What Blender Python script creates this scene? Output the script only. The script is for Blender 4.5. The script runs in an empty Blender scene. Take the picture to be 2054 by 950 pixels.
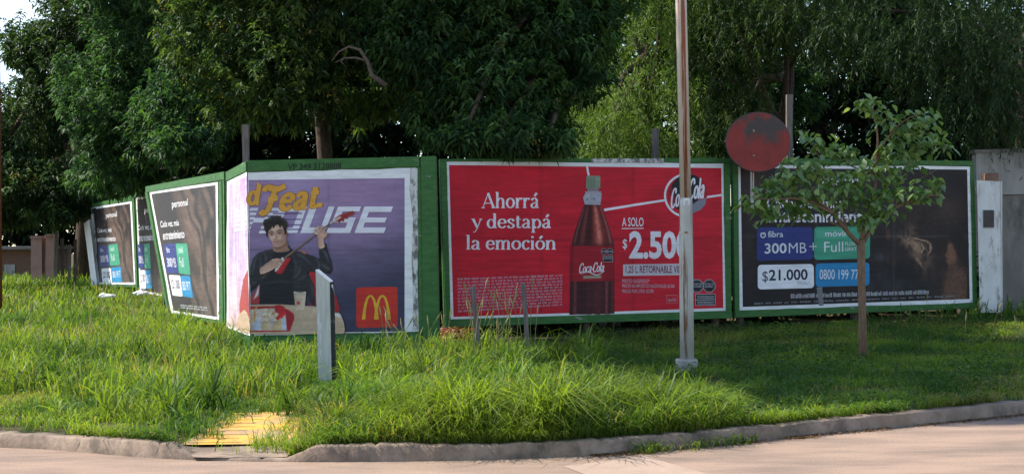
import bpy, math, random
import numpy as np
from mathutils import Vector, Matrix
from mathutils.geometry import tessellate_polygon
random.seed(7)
RNG = np.random.default_rng(11)
scene = bpy.context.scene
COL = scene.collection

# ------------------------------------------------------------------ camera
IW, IH, F = 2054, 950, 3150.0
CAM = Vector((0, 0, 1.7))
pit = 15.0 / F; rol = math.radians(0.8)
Rt = Vector((1, 0, 0)); Fw = Vector((0, math.cos(pit), math.sin(pit))); Ut = Vector((0, -math.sin(pit), math.cos(pit)))
Rv = Rt * math.cos(rol) - Ut * math.sin(rol); Uv = Rt * math.sin(rol) + Ut * math.cos(rol)
cd = bpy.data.cameras.new('camera'); cam = bpy.data.objects.new('camera', cd); COL.objects.link(cam)
m4 = Matrix.Identity(4)
for i in range(3):
    m4[i][0] = Rv[i]; m4[i][1] = Uv[i]; m4[i][2] = -Fw[i]; m4[i][3] = CAM[i]
cam.matrix_world = m4
cd.sensor_fit = 'HORIZONTAL'; cd.sensor_width = 36; cd.lens = 36 * F / IW
cd.clip_start = 0.1; cd.clip_end = 2000
scene.camera = cam

# ------------------------------------------------------------------ world, sun, exposure
SUN_DIR = Vector((-0.93, 0.22, 0)).normalized(); SUN_EL = math.radians(48)
sv = Vector((SUN_DIR.x * math.cos(SUN_EL), SUN_DIR.y * math.cos(SUN_EL), math.sin(SUN_EL)))
world = bpy.data.worlds.new('World'); scene.world = world; world.use_nodes = True
nt = world.node_tree; bg = nt.nodes['Background']
sky = nt.nodes.new('ShaderNodeTexSky'); sky.sky_type = 'NISHITA'; sky.sun_disc = False
sky.sun_elevation = SUN_EL; sky.sun_rotation = math.atan2(SUN_DIR.x, SUN_DIR.y)
sky.air_density = 1.0; sky.dust_density = 0.4; sky.ozone_density = 1.6
tc = nt.nodes.new('ShaderNodeTexCoord'); nz = nt.nodes.new('ShaderNodeTexNoise')
nz.inputs['Scale'].default_value = 3.2; nz.inputs['Detail'].default_value = 6
rp = nt.nodes.new('ShaderNodeValToRGB'); rp.color_ramp.elements[0].position = 0.56; rp.color_ramp.elements[1].position = 0.74
mx = nt.nodes.new('ShaderNodeMixRGB'); mx.inputs[2].default_value = (5.2, 5.4, 5.8, 1)
nt.links.new(tc.outputs['Generated'], nz.inputs['Vector']); nt.links.new(nz.outputs['Fac'], rp.inputs['Fac'])
nt.links.new(rp.outputs['Color'], mx.inputs[0]); nt.links.new(sky.outputs['Color'], mx.inputs[1])
nt.links.new(mx.outputs['Color'], bg.inputs['Color']); bg.inputs['Strength'].default_value = 0.15
sl = bpy.data.lights.new('sun', 'SUN'); sl.energy = 4.7; sl.angle = math.radians(0.5); sl.color = (1.0, 0.93, 0.82)
so = bpy.data.objects.new('sun', sl); COL.objects.link(so); so.rotation_euler = sv.to_track_quat('Z', 'Y').to_euler(); so.location = (-20, 10, 30)
scene.view_settings.view_transform = 'Standard'; scene.view_settings.look = 'None'
scene.view_settings.gamma = 1.0; scene.view_settings.exposure = 0.92
scene.render.engine = 'CYCLES'
scene.cycles.max_bounces = 6; scene.cycles.transmission_bounces = 3; scene.cycles.use_denoising = True

# ------------------------------------------------------------------ pixel <-> place measuring helpers
def ray(px, py):
    return Fw + Rv * ((px - IW / 2) / F) - Uv * ((py - IH / 2) / F)
def at(px, py, Y):
    d = ray(px, py); return CAM + d * (Y / d.y)
CURB = []            # (x, y) of the kerb's road edge, left to right
for px, py in [(0, 897), (90, 900), (170, 907), (260, 915), (345, 920), (460, 924), (600, 926), (760, 925), (900, 923), (1050, 919), (1180, 913), (1290, 905), (1400, 897), (1550, 881), (1700, 866), (1880, 849), (2054, 831)]:
    d = ray(px, py); p = CAM + d * ((0.0 - CAM.z) / d.z); CURB.append((p.x, p.y))
l0 = CURB[0]; r0 = CURB[-1]
left_ext = [(l0[0] - .42 * k - .5 * min(k, 4), l0[1] + .91 * k * min(1, .35 + k * .08)) for k in (60, 30, 15, 8, 4, 2, 1)]
right_ext = [(r0[0] + .86 * k, r0[1] + .51 * k) for k in (1, 3, 6, 12, 30, 70)]
CURB = left_ext + CURB + right_ext
CX = np.array([p[0] for p in CURB]); CY = np.array([p[1] for p in CURB])
_s = np.concatenate([[0], np.cumsum(np.hypot(np.diff(CX), np.diff(CY)))])
NS = 420
_t = np.unique(np.concatenate([np.linspace(0, _s[-1], 60), np.linspace(_s[6], _s[-6], 360)]))
_kx = np.interp(_t, _s, CX); _ky = np.interp(_t, _s, CY)
for _ in range(10):
    _kx[1:-1] = (_kx[:-2] + 2 * _kx[1:-1] + _kx[2:]) / 4; _ky[1:-1] = (_ky[:-2] + 2 * _ky[1:-1] + _ky[2:]) / 4
KX, KY = _kx, _ky
def hash2(i, j, s):
    v = np.sin(i * 127.1 + j * 311.7 + s * 74.7) * 43758.5453
    return v - np.floor(v)
def vnoise(x, y, s=0):
    x = np.asarray(x, float); y = np.asarray(y, float)
    i = np.floor(x); j = np.floor(y); u = x - i; v = y - j
    u = u * u * (3 - 2 * u); v = v * v * (3 - 2 * v)
    a = hash2(i, j, s); b = hash2(i + 1, j, s); c = hash2(i, j + 1, s); d = hash2(i + 1, j + 1, s)
    return (a * (1 - u) + b * u) * (1 - v) + (c * (1 - u) + d * u) * v
def kdist(x, y):
    x = np.asarray(x, float); y = np.asarray(y, float)
    out = np.full(x.shape, 1e9)
    for k in range(0, len(KX), 3):
        out = np.minimum(out, np.hypot(x - KX[k], y - KY[k]))
    return out
def zf(x, y):
    x = np.asarray(x, float); y = np.asarray(y, float)
    d = kdist(x, y)
    z = .118 + .021 * np.minimum(d, 10) + .022 * np.clip(y - 22, 0, 40) + .05 * (vnoise(x * .9, y * .9, 3) - .5) * np.clip(d / 1.5, 0, 1)
    z = z - .096 * np.exp(-(((x + 2.22) / .64) ** 6)) * np.clip(1.05 - d / 1.9, 0, 1)
    return z
def zg(x, y): return float(zf(np.array([x]), np.array([y]))[0])
def gnd(px, py, lift=0):
    d = ray(px, py); z = .25
    for _ in range(12):
        p = CAM + d * ((z - CAM.z) / d.z); z = zg(p.x, p.y) + lift
    return CAM + d * ((z - CAM.z) / d.z)

# ------------------------------------------------------------------ materials
def new_mat(name):
    m = bpy.data.materials.new(name); m.use_nodes = True
    nt = m.node_tree; b = nt.nodes['Principled BSDF']
    return m, nt, b
def N(nt, t, **kw):
    n = nt.nodes.new(t)
    for k, v in kw.items():
        if k in n.inputs: n.inputs[k].default_value = v
        else: setattr(n, k, v)
    return n
def surf(name, c1, c2, scale=4, rough=.8, stretch=(1, 1, 1), bump=.3, lo=.35, hi=.7, detail=6, c3=None, s3=2.0, lo3=.6, hi3=.66, spec=.3, bscale=None, st3=None):
    """two tones mixed by noise, an optional third one as patches of wear"""
    m, nt, b = new_mat(name); L = nt.links.new
    tc = N(nt, 'ShaderNodeTexCoord'); mp = N(nt, 'ShaderNodeMapping'); mp.inputs['Scale'].default_value = stretch
    L(tc.outputs['Object'], mp.inputs['Vector'])
    n1 = N(nt, 'ShaderNodeTexNoise', Scale=scale, Detail=detail, Roughness=.65); L(mp.outputs[0], n1.inputs['Vector'])
    r1 = N(nt, 'ShaderNodeValToRGB'); r1.color_ramp.elements[0].position = lo; r1.color_ramp.elements[1].position = hi
    r1.color_ramp.elements[0].color = (*c1, 1); r1.color_ramp.elements[1].color = (*c2, 1)
    L(n1.outputs['Fac'], r1.inputs['Fac']); out = r1.outputs['Color']
    if c3:
        mp3 = N(nt, 'ShaderNodeMapping'); mp3.inputs['Scale'].default_value = st3 or stretch; mp3.inputs['Location'].default_value = (3.1, 1.7, 5.3)
        L(tc.outputs['Object'], mp3.inputs['Vector'])
        n3 = N(nt, 'ShaderNodeTexNoise', Scale=s3, Detail=8, Roughness=.7); L(mp3.outputs[0], n3.inputs['Vector'])
        r3 = N(nt, 'ShaderNodeMapRange'); r3.inputs[1].default_value = lo3; r3.inputs[2].default_value = hi3; L(n3.outputs['Fac'], r3.inputs[0])
        x = N(nt, 'ShaderNodeMixRGB'); x.inputs[2].default_value = (*c3, 1); L(r3.outputs[0], x.inputs[0]); L(out, x.inputs[1]); out = x.outputs[0]
    L(out, b.inputs['Base Color']); b.inputs['Roughness'].default_value = rough; b.inputs['Specular IOR Level'].default_value = spec
    if bump:
        n2 = N(nt, 'ShaderNodeTexNoise', Scale=bscale or scale * 4, Detail=5); L(mp.outputs[0], n2.inputs['Vector'])
        bp = N(nt, 'ShaderNodeBump', Strength=bump, Distance=.02); L(n2.outputs['Fac'], bp.inputs['Height']); L(bp.outputs[0], b.inputs['Normal'])
    return m
def leafmat(name, trans=.35, rough=.42, spec=.4, boost=(1.5, 1.7, .7)):
    m, nt, b = new_mat(name); L = nt.links.new
    a = N(nt, 'ShaderNodeVertexColor'); a.layer_name = 'Col'
    L(a.outputs['Color'], b.inputs['Base Color']); b.inputs['Roughness'].default_value = rough; b.inputs['Specular IOR Level'].default_value = spec
    t = N(nt, 'ShaderNodeBsdfTranslucent'); mu = N(nt, 'ShaderNodeMixRGB', blend_type='MULTIPLY'); mu.inputs[0].default_value = 1; mu.inputs[2].default_value = (*boost, 1)
    L(a.outputs['Color'], mu.inputs[1]); L(mu.outputs[0], t.inputs['Color'])
    ms = N(nt, 'ShaderNodeMixShader'); ms.inputs[0].default_value = trans
    L(b.outputs[0], ms.inputs[1]); L(t.outputs[0], ms.inputs[2]); L(ms.outputs[0], nt.nodes['Material Output'].inputs['Surface'])
    return m
def printmat(name, rough=.55, wear=1.0):
    """printed poster paper: the inks are per-vertex colours; paper cockles and faded streaks on top"""
    m, nt, b = new_mat(name); L = nt.links.new
    a = N(nt, 'ShaderNodeVertexColor'); a.layer_name = 'Col'
    tc = N(nt, 'ShaderNodeTexCoord'); mp = N(nt, 'ShaderNodeMapping'); mp.inputs['Scale'].default_value = (1.1, 1.1, 9)
    L(tc.outputs['Object'], mp.inputs['Vector'])
    n = N(nt, 'ShaderNodeTexNoise', Scale=2.2, Detail=6, Roughness=.6); L(mp.outputs[0], n.inputs['Vector'])
    n2 = N(nt, 'ShaderNodeTexNoise', Scale=1.3, Detail=3); L(tc.outputs['Object'], n2.inputs['Vector'])
    r = N(nt, 'ShaderNodeMapRange'); r.inputs[1].default_value = .3; r.inputs[2].default_value = .75; r.inputs[3].default_value = .78; r.inputs[4].default_value = 1.08
    L(n.outputs['Fac'], r.inputs[0])
    r2 = N(nt, 'ShaderNodeMapRange'); r2.inputs[1].default_value = .3; r2.inputs[2].default_value = .7; r2.inputs[3].default_value = .86; r2.inputs[4].default_value = 1.06
    L(n2.outputs['Fac'], r2.inputs[0])
    mm = N(nt, 'ShaderNodeMath', operation='MULTIPLY'); L(r.outputs[0], mm.inputs[0]); L(r2.outputs[0], mm.inputs[1])
    mu = N(nt, 'ShaderNodeMixRGB', blend_type='MULTIPLY'); mu.inputs[0].default_value = 1; L(a.outputs['Color'], mu.inputs[1]); L(mm.outputs[0], mu.inputs[2])
    # fine scuffs where the ink has rubbed to paper
    n3 = N(nt, 'ShaderNodeTexNoise', Scale=5.0, Detail=9, Roughness=.75); mp3 = N(nt, 'ShaderNodeMapping'); mp3.inputs['Scale'].default_value = (3.5, 3.5, .6)
    L(tc.outputs['Object'], mp3.inputs['Vector']); L(mp3.outputs[0], n3.inputs['Vector'])
    r3 = N(nt, 'ShaderNodeMapRange'); r3.inputs[1].default_value = .66; r3.inputs[2].default_value = .78; r3.inputs[4].default_value = .35 * wear; L(n3.outputs['Fac'], r3.inputs[0])
    fx = N(nt, 'ShaderNodeMixRGB'); fx.inputs[2].default_value = (.42, .40, .40, 1); L(r3.outputs[0], fx.inputs[0]); L(mu.outputs[0], fx.inputs[1])
    L(fx.outputs[0], b.inputs['Base Color']); b.inputs['Roughness'].default_value = rough; b.inputs['Specular IOR Level'].default_value = .25
    bp = N(nt, 'ShaderNodeBump', Strength=.35, Distance=.015); L(n.outputs['Fac'], bp.inputs['Height']); L(bp.outputs[0], b.inputs['Normal'])
    return m

M = {}
M['print'] = printmat('printed_paper')
M['green'] = surf('green_paint', (.026, .092, .020), (.046, .145, .034), 3, .6, (2, 2, 2), .35, c3=(.16, .17, .13), s3=3.0, lo3=.63, hi3=.70, st3=(1, 1, 4))
M['greenrail'] = surf('green_rail_paint', (.028, .100, .022), (.050, .155, .036), 5, .6, (1, 1, 4), .35, c3=(.26, .26, .22), s3=3.2, lo3=.63, hi3=.68, st3=(1.2, 1.2, 3))
M['wood'] = surf('grey_wood', (.10, .085, .07), (.24, .21, .18), 6, .85, (8, 8, .6), .6)
M['oldwood'] = surf('brown_wood', (.05, .036, .026), (.13, .10, .075), 6, .9, (8, 8, .7), .6)
M['paper'] = surf('white_paper', (.64, .63, .63), (.84, .83, .82), 3, .7, (1, 1, 5), .4, c3=(.3, .28, .26), s3=3, lo3=.64, hi3=.72)
M['torn'] = surf('torn_paper', (.16, .155, .14), (.6, .58, .55), 5, .8, (3, 3, 1.5), .6, lo=.42, hi=.56, c3=(.05, .05, .05), s3=7, lo3=.62, hi3=.68)
M['concrete'] = surf('kerb_concrete', (.20, .145, .105), (.33, .245, .185), 3.5, .9, (1, 1, 1), .3, c3=(.10, .08, .062), s3=3.0, lo3=.47, hi3=.66, bscale=30)
M['footing'] = surf('footing_concrete', (.26, .24, .21), (.42, .39, .35), 7, .9, (1, 1, 1), .6)
M['yellow'] = surf('yellow_paint', (.56, .30, .045), (.70, .40, .065), 3, .75, (1, 1, 1), .4, c3=(.34, .23, .13), s3=2.8, lo3=.43, hi3=.60)
M['steel'] = surf('painted_pole', (.36, .355, .32), (.50, .48, .43), 3, .5, (3, 3, .8), .15, c3=(.17, .075, .035), s3=1.6, lo3=.55, hi3=.62, st3=(9, 9, .42))
M['steelup'] = surf('rusty_pole', (.44, .37, .30), (.54, .47, .40), 3, .5, (3, 3, .8), .15, c3=(.21, .065, .025), s3=1.5, lo3=.50, hi3=.56, st3=(11, 11, .22))
M['rust'] = surf('rust', (.13, .045, .022), (.24, .085, .04), 8, .85, (3, 3, 1), .4)
M['bark'] = surf('bark', (.045, .032, .022), (.12, .085, .06), 7, .95, (4, 4, .8), .9)
M['bark_young'] = surf('young_bark', (.14, .085, .05), (.25, .16, .10), 10, .9, (4, 4, .8), .5)
M['deadwood'] = surf('dead_bark', (.07, .052, .038), (.16, .12, .09), 9, .9, (3, 3, 3), .6)
M['lime'] = surf('limewashed_concrete', (.56, .55, .52), (.72, .71, .68), 2.5, .9, (2, 2, .8), .4, c3=(.20, .19, .165), s3=2.2, lo3=.54, hi3=.66, st3=(2.5, 2.5, .9))
M['wallgrey'] = surf('grey_render', (.16, .15, .135), (.27, .255, .235), 1.6, .95, (1.5, 1.5, .6), .4, c3=(.08, .075, .066), s3=1.2, lo3=.52, hi3=.7)
M['wallpale'] = surf('pale_render', (.27, .26, .245), (.38, .37, .35), 1.6, .95, (1.5, 1.5, .6), .4, c3=(.15, .14, .125), s3=1.4, lo3=.55, hi3=.7)
M['meter'] = surf('meter_box', (.05, .055, .05), (.10, .105, .10), 8, .5, (1, 1, 1), .2)
M['black'] = surf('black_paint', (.012, .012, .012), (.03, .03, .03), 8, .6, (2, 2, 1), .3, c3=(.55, .54, .52), s3=3.5, lo3=.6, hi3=.64, st3=(3, 3, 1.6))
M['postface'] = surf('weathered_white_paint', (.40, .40, .355), (.60, .60, .54), 3.5, .75, (7, 7, .55), .5, c3=(.68, .68, .67), s3=2, lo3=.55, hi3=.62, st3=(5, 5, .8))
M['white'] = surf('white_paint', (.66, .66, .65), (.8, .8, .79), 5, .6, (2, 2, 1), .3, c3=(.2, .2, .19), s3=4, lo3=.66, hi3=.72)
M['pink'] = surf('pink_render', (.30, .19, .16), (.42, .28, .24), 3, .9, (1, 1, 1), .4)
M['brick'] = surf('brown_brick', (.13, .075, .05), (.22, .13, .09), 6, .9, (1, 1, 5), .5)
M['plastic'] = surf('thin_plastic', (.62, .63, .65), (.82, .82, .82), 6, .35, (1, 1, 1), .4)
M['signred'] = surf('faded_red_enamel', (.24, .022, .018), (.33, .038, .028), 4, .55, (1, 1, 1), .15, c3=(.10, .03, .02), s3=3, lo3=.62, hi3=.7)
M['oldsign'] = surf('old_red_enamel', (.20, .022, .018), (.30, .034, .026), 4, .55, (1, 1, 1), .2, c3=(.060, .046, .040), s3=1.3, lo3=.53, hi3=.59)
M['signbrown'] = surf('dark_brown_enamel', (.055, .042, .038), (.085, .066, .06), 4, .55, (1, 1, 1), .15)
M['leaf'] = leafmat('leaves', .34, .55, .22)
M['leafy'] = leafmat('young_leaves', .34, .36, .55, (1.4, 1.5, .7))
M['grass'] = leafmat('grass_blades', .48, .5, .3, (1.75, 1.7, .5))
M['straw'] = leafmat('seed_heads', .25, .8, .1, (1, 1, 1))

# ground under the grass
def groundmat():
    m, nt, b = new_mat('soil_and_thatch'); L = nt.links.new
    tc = N(nt, 'ShaderNodeTexCoord')
    n1 = N(nt, 'ShaderNodeTexNoise', Scale=1.3, Detail=6); L(tc.outputs['Object'], n1.inputs['Vector'])
    n2 = N(nt, 'ShaderNodeTexNoise', Scale=25, Detail=5); L(tc.outputs['Object'], n2.inputs['Vector'])
    r = N(nt, 'ShaderNodeValToRGB'); r.color_ramp.elements[0].position = .4; r.color_ramp.elements[1].position = .62
    r.color_ramp.elements[0].color = (.07, .085, .028, 1); r.color_ramp.elements[1].color = (.19, .145, .085, 1)
    L(n1.outputs['Fac'], r.inputs['Fac'])
    x = N(nt, 'ShaderNodeMixRGB', blend_type='MULTIPLY'); x.inputs[0].default_value = .8; L(r.outputs[0], x.inputs[1]); L(n2.outputs['Fac'], x.inputs[2])
    L(x.outputs[0], b.inputs['Base Color']); b.inputs['Roughness'].default_value = 1; b.inputs['Specular IOR Level'].default_value = .1
    bp = N(nt, 'ShaderNodeBump', Strength=.8, Distance=.05); L(n2.outputs['Fac'], bp.inputs['Height']); L(bp.outputs[0], b.inputs['Normal'])
    return m
def roadmat():
    m, nt, b = new_mat('dusty_road'); L = nt.links.new
    tc = N(nt, 'ShaderNodeTexCoord'); mp = N(nt, 'ShaderNodeMapping'); mp.inputs['Rotation'].default_value = (0, 0, math.radians(-14)); mp.inputs['Scale'].default_value = (.5, 1.5, 1)
    L(tc.outputs['Object'], mp.inputs['Vector'])
    n1 = N(nt, 'ShaderNodeTexNoise', Scale=1.6, Detail=7, Roughness=.6); L(mp.outputs[0], n1.inputs['Vector'])
    n2 = N(nt, 'ShaderNodeTexNoise', Scale=45, Detail=6, Roughness=.7); L(tc.outputs['Object'], n2.inputs['Vector'])
    n3 = N(nt, 'ShaderNodeTexNoise', Scale=1.1, Detail=5); L(tc.outputs['Object'], n3.inputs['Vector'])
    r = N(nt, 'ShaderNodeValToRGB'); r.color_ramp.elements[0].position = .36; r.color_ramp.elements[1].position = .62
    r.color_ramp.elements[0].color = (.215, .16, .125, 1); r.color_ramp.elements[1].color = (.335, .235, .175, 1)
    L(n1.outputs['Fac'], r.inputs['Fac'])
    r2 = N(nt, 'ShaderNodeMapRange'); r2.inputs[1].default_value = .3; r2.inputs[2].default_value = .6; r2.inputs[3].default_value = .78; r2.inputs[4].default_value = 1.05; L(n2.outputs['Fac'], r2.inputs[0])
    x = N(nt, 'ShaderNodeMixRGB', blend_type='MULTIPLY'); x.inputs[0].default_value = 1; L(r.outputs[0], x.inputs[1]); L(r2.outputs[0], x.inputs[2])
    r3 = N(nt, 'ShaderNodeMapRange'); r3.inputs[1].default_value = .55; r3.inputs[2].default_value = .72; r3.inputs[4].default_value = .5; L(n3.outputs['Fac'], r3.inputs[0])
    y = N(nt, 'ShaderNodeMixRGB'); y.inputs[2].default_value = (.355, .245, .18, 1); L(r3.outputs[0], y.inputs[0]); L(x.outputs[0], y.inputs[1])
    L(y.outputs[0], b.inputs['Base Color']); b.inputs['Roughness'].default_value = .95; b.inputs['Specular IOR Level'].default_value = .15
    bp = N(nt, 'ShaderNodeBump', Strength=.5, Distance=.015); L(n2.outputs['Fac'], bp.inputs['Height']); L(bp.outputs[0], b.inputs['Normal'])
    return m
M['ground'] = groundmat(); M['road'] = roadmat()
M['slab'] = surf('pale_road_slab', (.31, .225, .17), (.37, .27, .205), 3, .95, (1, 1, 1), .3)
M['gap'] = surf('dark_joint', (.10, .06, .02), (.2, .12, .03), 6, .95)

# ------------------------------------------------------------------ object helpers
def tag(o, label=None, cat=None, group=None, kind=None):
    if label: o['label'] = label
    if cat: o['category'] = cat
    if group: o['group'] = group
    if kind: o['kind'] = kind
    return o
def thing(name, loc, label, cat, group=None):
    o = bpy.data.objects.new(name, None); COL.objects.link(o); o.location = loc; o.empty_display_size = .2
    return tag(o, label, cat, group)
def origin_of(p):
    v = Vector((0, 0, 0))
    while p is not None:
        v += p.location; p = p.parent
    return v
class MB:
    """collects vertices (world space), faces and vertex colours; build() links ONE mesh object"""
    def __init__(s): s.v = []; s.f = []; s.c = []
    def add(s, vs, fs, col=(1, 1, 1)):
        k = len(s.v); s.v += [tuple(v) for v in vs]; s.f += [tuple(i + k for i in f) for f in fs]
        if len(vs) and not hasattr(col[0], '__len__'): col = [col] * len(vs)
        s.c += [tuple(c) for c in col]
        return s
    def box(s, c, ex, ey, ez, col=(1, 1, 1)):
        c = Vector(c); ex, ey, ez = Vector(ex), Vector(ey), Vector(ez)
        vs = [c + ex * a + ey * b + ez * d for d in (-.5, .5) for b in (-.5, .5) for a in (-.5, .5)]
        return s.add(vs, [(0, 2, 3, 1), (4, 5, 7, 6), (0, 1, 5, 4), (2, 6, 7, 3), (0, 4, 6, 2), (1, 3, 7, 5)], col)
    def prism(s, poly, off, col=(1, 1, 1)):
        """front polygon poly, extruded by vector off"""
        n = len(poly); vs = [Vector(p) for p in poly] + [Vector(p) + Vector(off) for p in poly]
        tri = tessellate_polygon([[Vector(p) for p in poly]])
        fs = [tuple(t) for t in tri] + [tuple(i + n for i in reversed(t)) for t in tri]
        fs += [(i, (i + 1) % n, (i + 1) % n + n, i + n) for i in range(n)]
        return s.add(vs, fs, col)
    def tube(s, pts, rad, n=8, col=(1, 1, 1), cap=True):
        pts = [Vector(p) for p in pts]; vs = []; fs = []
        up = Vector((.31, .2, .93)).normalized(); prev = None
        for i, p in enumerate(pts):
            d = (pts[min(i + 1, len(pts) - 1)] - pts[max(i - 1, 0)]).normalized()
            a = d.cross(Vector((1, .1, .05)) if prev is None else prev.cross(d)); 
            if prev is None: a = d.cross(Vector((.9, .37, .2)))
            else: a = prev - d * prev.dot(d)
            a.normalize(); prev = a; b = d.cross(a)
            for k in range(n):
                t = 2 * math.pi * k / n; vs.append(p + (a * math.cos(t) + b * math.sin(t)) * rad[i])
        for i in range(len(pts) - 1):
            for k in range(n): fs.append((i * n + k, i * n + (k + 1) % n, (i + 1) * n + (k + 1) % n, (i + 1) * n + k))
        if cap: fs.append(tuple(range(n - 1, -1, -1))); fs.append(tuple((len(pts) - 1) * n + k for k in range(n)))
        return s.add(vs, fs, col)
    def build(s, name, mat, parent=None, label=None, smooth=False, color=False):
        o0 = origin_of(parent)
        me = bpy.data.meshes.new(name); me.from_pydata([tuple(Vector(v) - o0) for v in s.v], [], s.f); me.update()
        if color or mat in (M['print'], M['leaf'], M['grass']):
            a = me.color_attributes.new('Col', 'FLOAT_COLOR', 'POINT')
            a.data.foreach_set('color', np.array([(*c, 1) for c in s.c], np.float32).ravel())
        me.materials.append(mat)
        if smooth: me.polygons.foreach_set('use_smooth', [True] * len(me.polygons))
        o = bpy.data.objects.new(name, me); COL.objects.link(o); o.parent = parent
        if label: o['label'] = label
        return o
def np_mesh(name, V, T, C, mat, parent=None, smooth=False):
    o0 = np.array(origin_of(parent)); V = (np.asarray(V) - o0).astype(np.float32); T = np.asarray(T, np.int32)
    me = bpy.data.meshes.new(name); me.vertices.add(len(V)); me.vertices.foreach_set('co', V.ravel())
    me.loops.add(T.size); me.loops.foreach_set('vertex_index', T.ravel())
    me.polygons.add(len(T)); me.polygons.foreach_set('loop_start', np.arange(0, T.size, T.shape[1], dtype=np.int32))
    me.update(calc_edges=True)
    a = me.color_attributes.new('Col', 'FLOAT_COLOR', 'POINT')
    C4 = np.concatenate([C, np.ones((len(C), 1))], 1).astype(np.float32); a.data.foreach_set('color', C4.ravel())
    if smooth: me.polygons.foreach_set('use_smooth', np.ones(len(T), bool))
    me.materials.append(mat); o = bpy.data.objects.new(name, me); COL.objects.link(o); o.parent = parent
    return o
def s2l(r, g, b):
    f = lambda c: (c / 255 / 12.92) if c / 255 <= .04045 else ((c / 255 + .055) / 1.055) ** 2.4
    return (f(r), f(g), f(b))

# ================================================================== SETTING
# road: one sheet to the horizon
g = MB(); g.add([(-900, -300, 0), (900, -300, 0), (900, 900, 0), (-900, 900, 0)], [(0, 1, 2, 3)])
tag(g.build('road', M['road']), 'pale dusty earth-coloured road in the foreground', 'road', kind='structure')
g = MB(); a = [at(1150, 930, 12.0), at(1300, 905, 12.6), at(1440, 948, 11.6), at(1330, 990, 10.8)]
a = []
for px, py in [(1130, 934), (1290, 913), (1465, 962), (1330, 1010)]:
    d = ray(px, py); p = CAM + d * ((.004 - CAM.z) / d.z); a.append(p)
g.add(a, [(0, 3, 2, 1)]); tag(g.build('road_patch', M['slab']), 'paler smooth patch on the dusty road', 'road', kind='structure')
# verge terrain, lofted inward from the kerb
ns = len(KX); ts = np.concatenate([np.linspace(0, .06, 8), np.linspace(.075, .35, 46), np.linspace(.4, 1, 14)])
nxt = np.gradient(KX); nyt = np.gradient(KY); ln = np.hypot(nxt, nyt)
BX = KX - nyt / ln * .13; BY = KY + nxt / ln * .13
BX2 = np.interp(np.linspace(0, 1, ns), [0, 1], [-120, 150]); QX = .5 * BX2 + .5 * np.clip(KX * 4, -200, 200); QY = np.full(ns, 190.0)
V = np.zeros((ns, len(ts), 3))
for k, t in enumerate(ts):
    tt = t ** 1.7
    x = BX * (1 - tt) + QX * tt; y = BY * (1 - tt) + QY * tt
    V[:, k, 0] = x; V[:, k, 1] = y; V[:, k, 2] = zf(x, y)
idx = np.arange(ns * len(ts)).reshape(ns, len(ts))
Q = np.stack([idx[:-1, :-1], idx[1:, :-1], idx[1:, 1:], idx[:-1, 1:]], -1).reshape(-1, 4)
o = np_mesh('verge_ground', V.reshape(-1, 3), Q, np.ones((ns * len(ts), 3)), M['ground'], smooth=True)
tag(o, 'rising grassy ground of the street corner', 'ground', kind='structure')
# kerb swept along the edge, dropped at the ramp
hs = np.where(True, .125 + .02 * (vnoise(KX * 2, KY * 2, 5) - .5) + .014 * (vnoise(KX * 17, KY * 17, 6) - .5), 0)
drop = np.clip((.64 - np.abs(KX + 2.22)) / .24, 0, 1); hs = hs * (1 - .80 * drop)
jn = np.zeros(ns)
for sj in np.arange(0, _s[-1], .92):
    q_ = np.argmin(np.abs(_t - sj)); jn[q_] = 1
hs = hs - .012 * jn
prof = []
jit = (.015) * (vnoise(KX * 5, KY * 5, 9) - .5) + .012 * (vnoise(KX * 19, KY * 19, 10) - .5)
rx, ry = -nyt / ln, nxt / ln
for off, hh in ((-.01, -.05), (0.0, .0), (.008, .90), (.022, 1.0), (.15, 1.03), (.16, .4)):
    o_ = off + (jit + .014 * jn if hh > 0.5 else 0)
    prof.append(np.stack([KX + rx * o_, KY + ry * o_, hs * hh if hh >= 0 else np.full(ns, hh)], -1))
P = np.stack(prof, 1); idx = np.arange(ns * 6).reshape(ns, 6)
Q = np.stack([idx[:-1, :-1], idx[1:, :-1], idx[1:, 1:], idx[:-1, 1:]], -1).reshape(-1, 4)
tag(np_mesh('kerb', P.reshape(-1, 3), Q, np.ones((ns * 6, 3)), M['concrete']), 'worn concrete kerb curving round the corner with a dropped ramp', 'kerb', kind='structure')
# yellow ramp slab with ribs
def rg(px, py, lift=.02): return gnd(px, py, lift)
ra, rb, rc, rd = rg(362, 888), rg(590, 886), rg(612, 824), rg(470, 829)
rt = thing('ramp_slab', gnd(480, 870), 'yellow painted kerb ramp slab with raised ribs, half under grass', 'ramp')
g = MB(); nn = 10; vs = []
for i in range(nn + 1):
    for j in range(nn + 1):
        u, v = i / nn, j / nn; p = (ra * (1 - u) + rb * u) * (1 - v) + (rd * (1 - u) + rc * u) * v
        vs.append((p.x, p.y, p.z - .012 + .02 * j / nn))
g.add(vs, [(i * (nn + 1) + j, (i + 1) * (nn + 1) + j, (i + 1) * (nn + 1) + j + 1, i * (nn + 1) + j + 1) for i in range(nn) for j in range(nn)])
g.build('slab', M['yellow'], rt)
g = MB(); qa = [rg(388, 912), rg(576, 911), rg(588, 884), rg(368, 887)]; vs = []
for i in range(13):
    for j in range(5):
        u, v = i / 12, j / 4; p = (qa[0] * (1 - u) + qa[1] * u) * (1 - v) + (qa[3] * (1 - u) + qa[2] * u) * v
        vs.append((p.x, p.y, zg(p.x, p.y) + .005))
g.add(vs, [(i * 5 + j, (i + 1) * 5 + j, (i + 1) * 5 + j + 1, i * 5 + j + 1) for i in range(12) for j in range(4)]); g.build('apron', M['concrete'], rt)
g = MB()
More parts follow.
